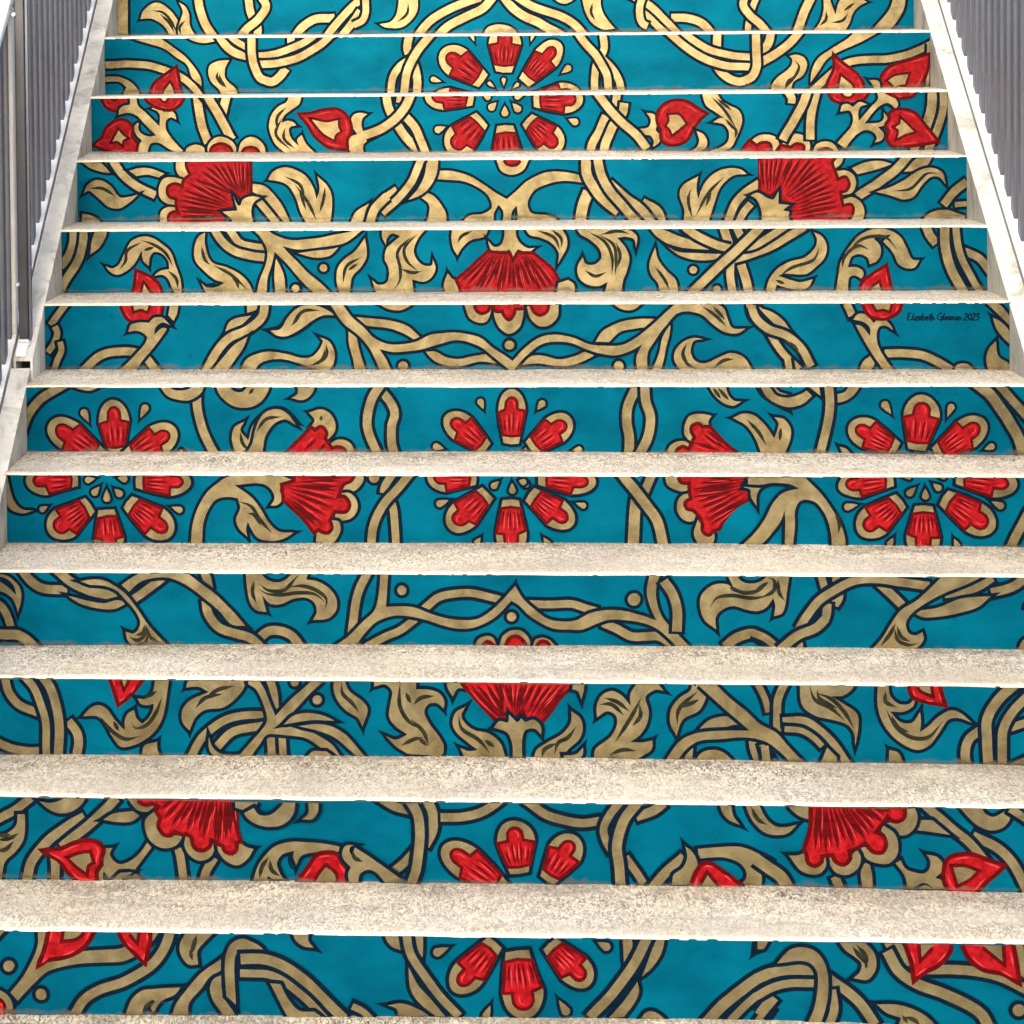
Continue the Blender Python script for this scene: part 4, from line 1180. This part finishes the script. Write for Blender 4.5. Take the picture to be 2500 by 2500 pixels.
G -784,7! -754,8! -761,-41 -770,-81 -786,-112 -811,-133 -841,-146 -863,-149 -881,-128 -899,-98 -914,-82 -947,-80! -932,-63 -914,-56 -895,-64 -874,-91 -855,-112! -854,-88 -846,-73 -833,-65! -828,-85 -816,-97! -801,-84 -791,-66 -788,-51! -804,-55 -819,-52 -826,-40! -806,-40 -791,-26
D -911,-79 -884,-113 -853,-131 -820,-124
D -880,-91 -868,-113
D -841,-94 -832,-106 -807,-100 -785,-72 -770,-35
D -809,-39 -782,-23
G -817,-173! -811,-146 -783,-136! -783,-152 -775,-173!
G -705,5! -587,6! -587,-12 -608,-40 -636,-59 -676,-65 -697,-83 -711,-111! -725,-93 -726,-68 -709,-44 -666,-25! -690,-13 -716,-15! -714,-4
D -608,-10 -645,-19 -675,-38
D -633,-28 -675,-38 -697,-62
V 19.2 -711,-175 -679,-123 -640,-92 -597,-77 -521,-75
V 19.8 -652,-150 -619,-116 -579,-104 -535,-96
V 15.0 -575,6 -554,-12 -542,-33
G -299,5! -206,6! -208,-15! -179,-15 -155,-24 -145,-42 -147,-57! -161,-45 -179,-47 -189,-64 -180,-88 -159,-118 -147,-139 -150,-158 -160,-164! -226,-158! -253,-143 -274,-119! -253,-127 -228,-116! -255,-95 -267,-74 -264,-46 -260,-19 -275,-4 -300,-10!
D -242,2 -243,-52 -225,-85 -192,-106
D -230,-22 -219,-46
D -213,-49 -197,-34 -167,-29
D -241,-140 -210,-125 -192,-122
D -204,-122 -183,-140
D -219,-82 -192,-109 -180,-140
C -426,-40 10.2
C -475,-2 9.0
G -387,7! -366,8! -354,-20 -324,-44 -314,-62 -326,-98! -336,-80 -360,-65 -381,-41 -389,-17
D -372,-2 -369,-26 -348,-47 -333,-68
V 18.0 -532,9 -523,-21 -518,-70
V 19.8 -529,-109 -527,-174
V 17.4 -506,-109 -501,-173
G -578,6! -556,6! -539,-24 -519,-76! -481,-36 -432,7! -408,7! -451,-36 -506,-96! -470,-98 -431,-115 -397,-136 -374,-166! -395,-166! -416,-148 -446,-127 -479,-120 -518,-117 -540,-119 -555,-140 -577,-174! -650,-175! -666,-153 -667,-124! -661,-144 -646,-159 -613,-164 -598,-162! -570,-131 -549,-107 -538,-88 -542,-58 -560,-18 -578,-6!
G -501,-94! -482,-76 -451,-69 -415,-73 -388,-85! -430,-84 -467,-89
G -467,-98! -430,-93 -397,-96 -370,-111 -343,-138 -319,-168! -337,-166! -361,-144 -391,-120 -430,-106
G -449,-167! -437,-154 -407,-153! -386,-169!
G -98,-52! -108,-72 -99,-90 -78,-105 -48,-111 -24,-132 -12,-165! -102,-166! -111,-145! -93,-151 -72,-148! -93,-133 -117,-112 -127,-91 -120,-66
D -114,-69 -108,-100 -69,-127 -45,-157
D -57,-126 -36,-141
F
G -140,6! -101,7! -103,-12! -116,-12 -127,-30! -137,-12
R -102,-3! -95,7! 70,6! 64,-7! 43,-23 24,-50 -6,-82! -33,-79! -59,-51 -83,-24
S -15,-74 -74,-2
S -12,-71 -53,1
S -24,-78 -86,-5
S -6,-59 -35,1
S -3,-59 -11,1
S -3,-59 4,1
S -12,-65 -44,-14
S 0,-65 16,1
S -18,-78 -65,-29
E
G 133,-60! 153,-76 158,-100 149,-124 125,-146 113,-164! 50,-165! 57,-147 84,-128 114,-110 132,-85
D 144,-94 125,-119 104,-131 95,-158
D 102,-131 74,-146 68,-165
G 116,-158! 143,-155 158,-141! 157,-158 146,-167! 116,-164!
G 281,8! 320,5! 335,-14! 317,-11 296,-27 302,-57 296,-93 281,-114 260,-128! 286,-129 310,-123! 307,-144 286,-159 274,-166! 182,-167! 185,-145 221,-115 233,-87 230,-69 212,-60 189,-73! 189,-46 201,-24 222,-15 242,-24 263,-48! 263,-21
D 287,-27 269,-63 251,-93 227,-130
D 195,-45 221,-45 248,-69
D 204,-30 233,-39 260,-60
D 281,-42 284,-69 266,-93
D 215,-157 245,-145 274,-147
G 397,6! 424,6! 427,-22 412,-56 376,-77 362,-113! 349,-86 351,-56 370,-29 394,-11
D 409,-14 367,-56 364,-89
D 412,-32 376,-50
V 16.8 390,-140 387,-171
G 403,-167! 417,-149 441,-143 464,-149 485,-167!
G 408,-102! 435,-77 465,-69 500,-76 527,-92! 485,-88 453,-101
V 18.0 527,-121 530,-142 541,-169
V 19.8 550,-130 556,-148 568,-169
F
R -17,4! 141,5! 135,-7! 114,-22 93,-49 69,-81! 36,-77! 27,-56! 12,-74! -3,-65! -18,-65!
S 12,-68 -2,1
S 15,-68 13,1
S 24,-59 34,2
S 27,-56 52,2
S 36,-68 70,2
S 42,-71 91,2
S 51,-74 103,-4
S 57,-74 123,-1
S 63,-77 108,-22
S 18,-68 25,2
S 6,-59 -11,1
G 138,4! 162,4! 161,-9 155,-31! 147,-13 135,-10!
G -37,-96! -24,-81 -6,-84 -3,-67! 15,-83 23,-74! 32,-83! 51,-78 66,-92 66,-110! 54,-98 33,-101 25,-120 25,-168! 4,-168! 3,-132 -6,-108 -24,-99
E
V 15.0 533,12 553,-24 562,-60
V 18.6 601,12 583,-30 580,-69 581,-102
G 405,4! 444,5! 479,-28 515,-58 544,-85 579,-105 603,-132 641,-171! 612,-171! 585,-145 556,-124 514,-115 455,-119 411,-124 385,-140 354,-180! 335,-171! 369,-125 402,-107 464,-100 520,-100!
G 630,3! 751,4! 739,-11 721,-22 698,-23! 727,-41 753,-62 756,-89 749,-131! 747,-104 733,-86 698,-74 662,-66 636,-45
D 651,0 662,-30 698,-50 727,-77
D 662,-15 698,-29 727,-59 747,-95
D 668,-8 671,-26 712,-50
V 17.4 593,-78 642,-78 671,-96 703,-128 735,-176
V 13.8 597,-95 633,-99 662,-117 677,-132
G 688,-135! 709,-155! 709,-173! 671,-174!
V 18.0 553,-133 558,-175
G 798,5! 821,5! 824,-19 842,-37 865,-38 878,-23! 874,-43 856,-55 824,-55! 847,-79 871,-80 889,-55! 891,-79 888,-100! 906,-87 932,-63 956,-51 979,-60 1000,-78! 971,-69 950,-72 929,-102 909,-129 885,-139 862,-133 833,-112 809,-82 798,-46
D 815,-10 815,-34 839,-46
D 815,-49 836,-88 871,-112 906,-111 938,-75
D 827,-64 842,-91 865,-100
G 822,-139! 841,-145 853,-172! 821,-172!
V 21.0 988,-174 985,-141 994,-114 1017,-95
V 18.0 1119,-77 1082,-89
V 22.8 1096,10 1055,-29 1032,-71 1032,-116 1035,-176
V 20.4 1120,-17 1085,-56 1067,-92 1064,-134 1064,-176
V 15.0 1084,-173 1119,-157
B
R 864,5! 874,-22 903,-32 941,-39! 933,-12 930,6!
H 883,5! 892,-7 912,-16! 909,5!
E
@10
V 18.8 -1094,-49 -1052,-28 -1029,-10 -1011,4
G -997,-7! -976,-10 -956,-5 -938,5! -895,6! -910,-15 -930,-28 -956,-31 -979,-22
G -1044,-35! -1028,-34! -1028,-60 -1033,-89 -1051,-116 -1072,-136 -1078,-157 -1081,-180! -1096,-181! -1094,-84! -1065,-75 -1047,-57
D -1088,-90 -1065,-87 -1041,-75
D -1092,-113 -1071,-110 -1053,-92
D -1088,-81 -1059,-78
V 21.6 -901,-38 -942,-62 -989,-100 -1016,-136 -1027,-180
V 21.0 -834,3 -872,-38 -907,-67 -952,-103
G -861,-43! -840,-30 -797,-25! -784,-35! -800,-46 -832,-48
V 19.9 -966,-126 -965,-153 -966,-182
G -768,-90! -760,-103! -781,-130 -795,-153 -787,-168 -775,-179! -845,-180! -862,-154! -864,-163 -862,-180! -880,-181! -877,-163 -868,-151 -862,-141! -865,-119 -863,-108 -843,-104! -849,-116 -841,-131 -827,-139 -807,-133 -786,-115
G -827,-157! -801,-156! -836,-177! -845,-174! -836,-165
V 18.8 -703,-103 -697,-138 -691,-181
V 18.8 -627,-122 -645,-151 -654,-181
B
R -990,-112! -952,-107 -922,-94 -893,-89 -870,-96 -863,-110 -868,-125! -868,-140! -878,-154 -877,-181! -915,-178! -938,-155 -958,-129
H -934,-126! -908,-117 -892,-115! -887,-133! -897,-140 -900,-155! -920,-140
E
F
G -808,4! -779,4! -747,-16! -768,-25 -788,-22 -802,-8
G -749,-22! -739,-36! -719,-71 -693,-74! -702,-91 -716,-100 -737,-102 -760,-89 -771,-66 -771,-42
G -684,-71! -670,-79 -653,-102 -627,-87! -627,-105 -639,-122 -659,-128 -679,-117 -690,-94
G -621,-90! -607,-93 -592,-107 -575,-87! -558,-98 -543,-101! -555,-121 -578,-136 -601,-128 -618,-107
R -786,4! -582,6! -581,-29 -579,-63 -573,-85! -582,-87! -581,-101 -589,-109 -601,-106 -607,-93! -618,-89 -624,-83! -634,-80! -638,-96 -653,-104 -667,-98 -673,-76! -686,-68! -691,-71! -710,-64! -719,-72 -731,-71 -742,-54 -737,-38! -747,-22! -740,-13! -756,-5! -770,-8 -782,-3
S -689,8 -733,-39
S -703,11 -739,-19
S -675,8 -716,-53
S -660,8 -684,-65
S -666,8 -698,-45
S -646,8 -669,-47
S -640,8 -658,-64
S -631,8 -650,-76
S -620,9 -624,-81
S -625,9 -638,-38
S -611,9 -612,-73
S -602,9 -601,-78
S -597,9 -592,-67
S -591,9 -586,-43
S -614,-9 -618,-87
E
G -581,3! -530,7! -539,-8 -557,-17 -580,-11!
G -555,-23! -539,-17 -522,-28! -522,-45! -540,-40
G -562,-23! -542,-11! -531,-25 -508,-25 -487,-10 -476,4! -453,5! -459,-24 -479,-45 -508,-51 -534,-46 -554,-34
G -427,5! -404,5! -407,-18 -419,-33 -440,-34! -427,-21
G -544,-168! -535,-138 -520,-115 -497,-94 -462,-85 -422,-85 -388,-89 -363,-93! -364,-104! -405,-105 -443,-114 -454,-134! -460,-114 -457,-104! -483,-112 -495,-129 -489,-152 -481,-164! -501,-164! -515,-158 -515,-167!
D -512,-118 -526,-138 -532,-164
D -509,-124 -506,-144 -489,-158
K 8.0 -463,-108 -469,-123 -463,-140 -449,-143
V 18.8 -248,-146 -231,-132 -207,-105
B
R -452,-169! -429,-140 -411,-114 -391,-108 -371,-110 -359,-127 -345,-148 -346,-171!
H -417,-177! -403,-151 -391,-137! -374,-151 -371,-174!
E
G -332,-90! -339,-92 -342,-101 -336,-113! -330,-95! -305,-109 -274,-132 -245,-152 -225,-166! -268,-167! -285,-147 -302,-141 -320,-150 -325,-168! -343,-168! -345,-150 -339,-137! -356,-116 -356,-101 -348,-90
D -336,-101 -331,-116 -314,-124
V 19.9 -281,12 -244,-10 -212,-19
V 22.2 -181,8 -167,-24 -167,-59 -184,-91
V 21.6 -215,7 -198,-24 -194,-62 -197,-105 -202,-140 -214,-172
V 19.3 -150,-31 -104,-29 -61,-17 -27,6 -13,21
F
P -20,-181 -146,-90 17.1 36.4
E
F
P 13,-147 1,-35 18.8 39.2
P 70,-161 131,-65 16.5 35.5
E
V 19.3 27,7 69,-21 112,-35 149,-39 180,-34
V 20.5 313,4 290,-13 256,-25
V 17.6 225,9 200,-23 188,-52 194,-77 205,-97
V 17.1 233,-109 250,-134 272,-166
V 22.2 262,12 228,-37 216,-86 219,-126 224,-175
G 383,-92! 431,-86 481,-88 512,-102 537,-116! 537,-133! 520,-131! 512,-128 514,-154 512,-168! 467,-166! 481,-154 482,-137 470,-120 442,-110 408,-109 385,-112!
V 21.0 283,-177 315,-142 354,-107
G 357,-84! 371,-95 381,-118 377,-141 365,-164! 329,-165! 332,-145 351,-130 360,-110
B
R 368,-170! 380,-138 394,-121 408,-121 430,-135 453,-152 475,-169!
H 385,-173! 396,-155 402,-144! 422,-169!
E
G 428,6! 451,6! 456,-20 470,-40! 448,-31 434,-14
G 479,8! 508,8! 518,-16 529,-32 545,-42 568,-43 587,-38! 568,-56 540,-60 518,-54 495,-29
D 493,-2 507,-28 526,-39
V 25.6 503,-111 528,-128 553,-148 567,-173
G 568,4! 616,5! 614,-28! 593,-21 576,-7
G 721,-120! 735,-114! 741,-142 742,-168! 720,-168! 717,-137
V 19.9 665,-146 675,-172
V 20.5 946,-57 991,-79 1027,-113 1049,-155 1058,-178
V 18.8 836,19 875,-18 916,-52 950,-83 972,-111
G 841,-25! 864,-25! 900,-55! 833,-47!
G 919,2! 964,3! 969,-8 986,-17 1011,-5 1019,1! 1022,-19 1011,-36 986,-45 958,-37
V 17.1 1022,1 1063,-27
G 788,-116! 799,-110! 808,-127 824,-135 847,-137 858,-124 858,-107 852,-97! 875,-103 886,-118 883,-132 869,-146! 883,-152 897,-169! 813,-170! 808,-144
K 8.5 827,-170 847,-159 866,-169
B
R 1008,-120! 969,-105 939,-97 911,-99 894,-109 888,-132 888,-149 897,-169 908,-177 947,-177 974,-151
H 906,-123! 930,-123 952,-131! 938,-145 916,-157! 911,-140!
E
F
G 803,-2! 828,-1! 833,-18 827,-41 811,-56 791,-56 761,-34! 789,-25
G 761,-36! 786,-53 794,-76 791,-99 774,-116 749,-116 730,-108 713,-85! 752,-74
G 651,-103! 685,-109 710,-88! 717,-103 710,-128 690,-141 668,-137 654,-120
G 570,-102! 587,-101 607,-92! 623,-115 644,-101! 646,-121 634,-138 618,-141 595,-133
R 617,2! 804,1! 805,-16 794,-25 780,-23 772,-13! 763,-28 745,-51! 761,-59 766,-76 760,-91 744,-91 733,-80 726,-71! 707,-83 691,-89! 693,-106 682,-117 668,-112 660,-98! 646,-98 635,-101! 635,-112 623,-121 611,-115 608,-98 603,-87! 612,-58 617,-29
S 627,11 624,-89
S 635,11 635,-81
S 641,11 646,-95
S 644,11 657,-80
S 652,11 671,-89
S 658,11 685,-69
S 666,11 705,-80
S 672,11 710,-51
S 680,11 727,-68
S 686,11 733,-51
S 697,11 744,-42
S 708,11 744,-22
S 716,12 761,-28
S 730,9 764,-8
S 750,6 777,-5
S 632,8 629,-52
E
@11
V 13.5 -1046,-23 -1023,2
G -953,3! -931,3! -944,-47 -951,-72! -908,-56 -864,-42 -815,-38 -787,-35 -765,-25! -751,-47! -782,-61 -823,-64 -864,-66 -906,-74 -936,-85 -961,-108 -995,-144! -1010,-127! -983,-94 -964,-61 -953,-30
V 15.6 -765,-38 -737,-24 -715,1
V 20.5 -685,4 -699,-35 -733,-74 -782,-102 -832,-120 -860,-139 -882,-170
C -1012,-74 11.3
C -948,-130 11.3
G -1047,-123! -1031,-123 -1014,-134 -1006,-150 -1007,-172! -1048,-173!
B
R -1048,-145! -1031,-145 -1024,-159 -1026,-175! -1048,-176!
E
B
R -927,3! -836,5! -853,-23 -875,-42 -903,-54 -936,-60 -951,-70! -938,-38
H -897,1! -858,2! -875,-13 -900,-18!
E
B
R -789,5! -729,6! -729,-21 -738,-60! -762,-38 -781,-17
H -769,3! -751,3! -754,-16!
E
G -652,4! -592,5! -617,-17 -631,-36 -630,-64! -650,-64 -665,-45 -666,-23
D -633,-4 -639,-26 -645,-45
D -647,-34 -642,-56
G -667,-111! -717,-115 -744,-118 -764,-135 -778,-171! -745,-171! -739,-148 -720,-137 -726,-156 -720,-162! -706,-140 -678,-125
D -717,-140 -736,-151 -739,-162
G -585,-52! -582,-74! -607,-88 -626,-114 -649,-141 -654,-172! -685,-172! -676,-145 -656,-117 -623,-80
G -585,-85! -583,-116 -577,-135 -559,-165 -580,-165! -602,-135 -607,-108 -599,-91
G -498,-34! -549,-34! -556,-46 -556,-143! -575,-126! -577,-74 -573,-38 -562,-19 -540,-10 -521,-16 -508,-24
V 22.6 -545,-51 -524,-50 -497,-51 -459,-64 -419,-91 -384,-126 -341,-167
V 16.7 -547,-79 -525,-79 -492,-81 -460,-94 -424,-121 -379,-167
G -487,-98! -465,-100! -452,-127 -430,-152 -400,-154! -384,-165! -452,-166! -468,-136
G -442,2! -409,2! -410,-14 -400,-28! -418,-26 -434,-14
V 14.5 -324,-142 -303,-152 -289,-166
G -254,-141! -226,-137 -199,-145 -170,-161! -232,-162! -237,-148
G -258,5! -230,5! -225,-30! -244,-23 -255,-9
G -201,3! -182,3! -184,-44! -196,-25
G -212,-63! -194,-98 -167,-128 -140,-161! -159,-161! -189,-137 -207,-110
V 17.8 -217,8 -207,-36 -183,-76 -153,-117 -113,-160
F
P -40,-11 -123,-111 16.7 32.3
P 3,-28 19,-162 22.6 40.4
T -125,-19 -154,-32 8.6
T -48,-132 -59,-159 7.5
E
F
P 67,-12 146,-92 16.7 32.3
T 156,-4 178,-15 8.6
T 81,-119 98,-147 8.6
E
G 211,3! 229,4! 229,-26 213,-51!
G 278,4! 294,4! 285,-31 269,-56 248,-75! 261,-42
G 239,-86! 242,-105 231,-130 212,-157! 183,-158! 212,-125
V 21.0 262,9 234,-48 199,-98 145,-159
G 244,-160! 255,-146 268,-144 282,-151 295,-162!
V 23.1 372,-166 405,-132 439,-102 487,-69 533,-57
V 16.1 420,-162 455,-124 493,-96 533,-82
V 21.5 476,-164 498,-131
G 472,4! 496,5! 488,-14 469,-23!
V 21.5 476,-148 505,-112
V 22.6 471,-77 500,-63 537,-56 582,-59
V 16.7 471,-110 500,-93 537,-84 585,-83
V 20.5 612,-73 648,-99 675,-123 701,-163
V 17.8 617,-95 622,-134 611,-167
G 511,-44! 538,-16 562,-11 585,-18 601,-37 610,-67 609,-113 595,-165! 569,-165! 585,-124 590,-89 588,-59 577,-43 559,-38 532,-41
G 474,-1! 495,-1! 485,-17 474,-17!
G 633,-1! 683,-1! 699,-19 704,-41 699,-60 686,-74 659,-71! 672,-58 675,-41 662,-28 644,-15
D 657,-7 670,-25 683,-39 686,-52
D 665,-4 683,-28 683,-52
G 704,-122! 743,-122 778,-132 801,-145 820,-164! 746,-165! 751,-148! 722,-138
D 759,-146 778,-153 788,-164
D 754,-143 764,-159
G 718,0! 752,0! 760,-16! 768,-18 770,-37 773,-48! 754,-40 733,-24
V 22.1 725,-16 746,-54 783,-80 831,-98 875,-117 907,-140 922,-167
V 18.8 975,12 986,-37 991,-91
V 19.9 791,-52 844,-50 902,-54 949,-67 996,-90
C 978,-129 12.1
B
R 760,3! 848,4! 844,-17 820,-42 794,-56 777,-71! 773,-40
H 789,1! 815,1! 791,-26!
E
B
R 868,5! 965,6! 970,-29 978,-73! 946,-56 907,-46 883,-27
H 904,3! 944,3! 946,-32!
E
""")
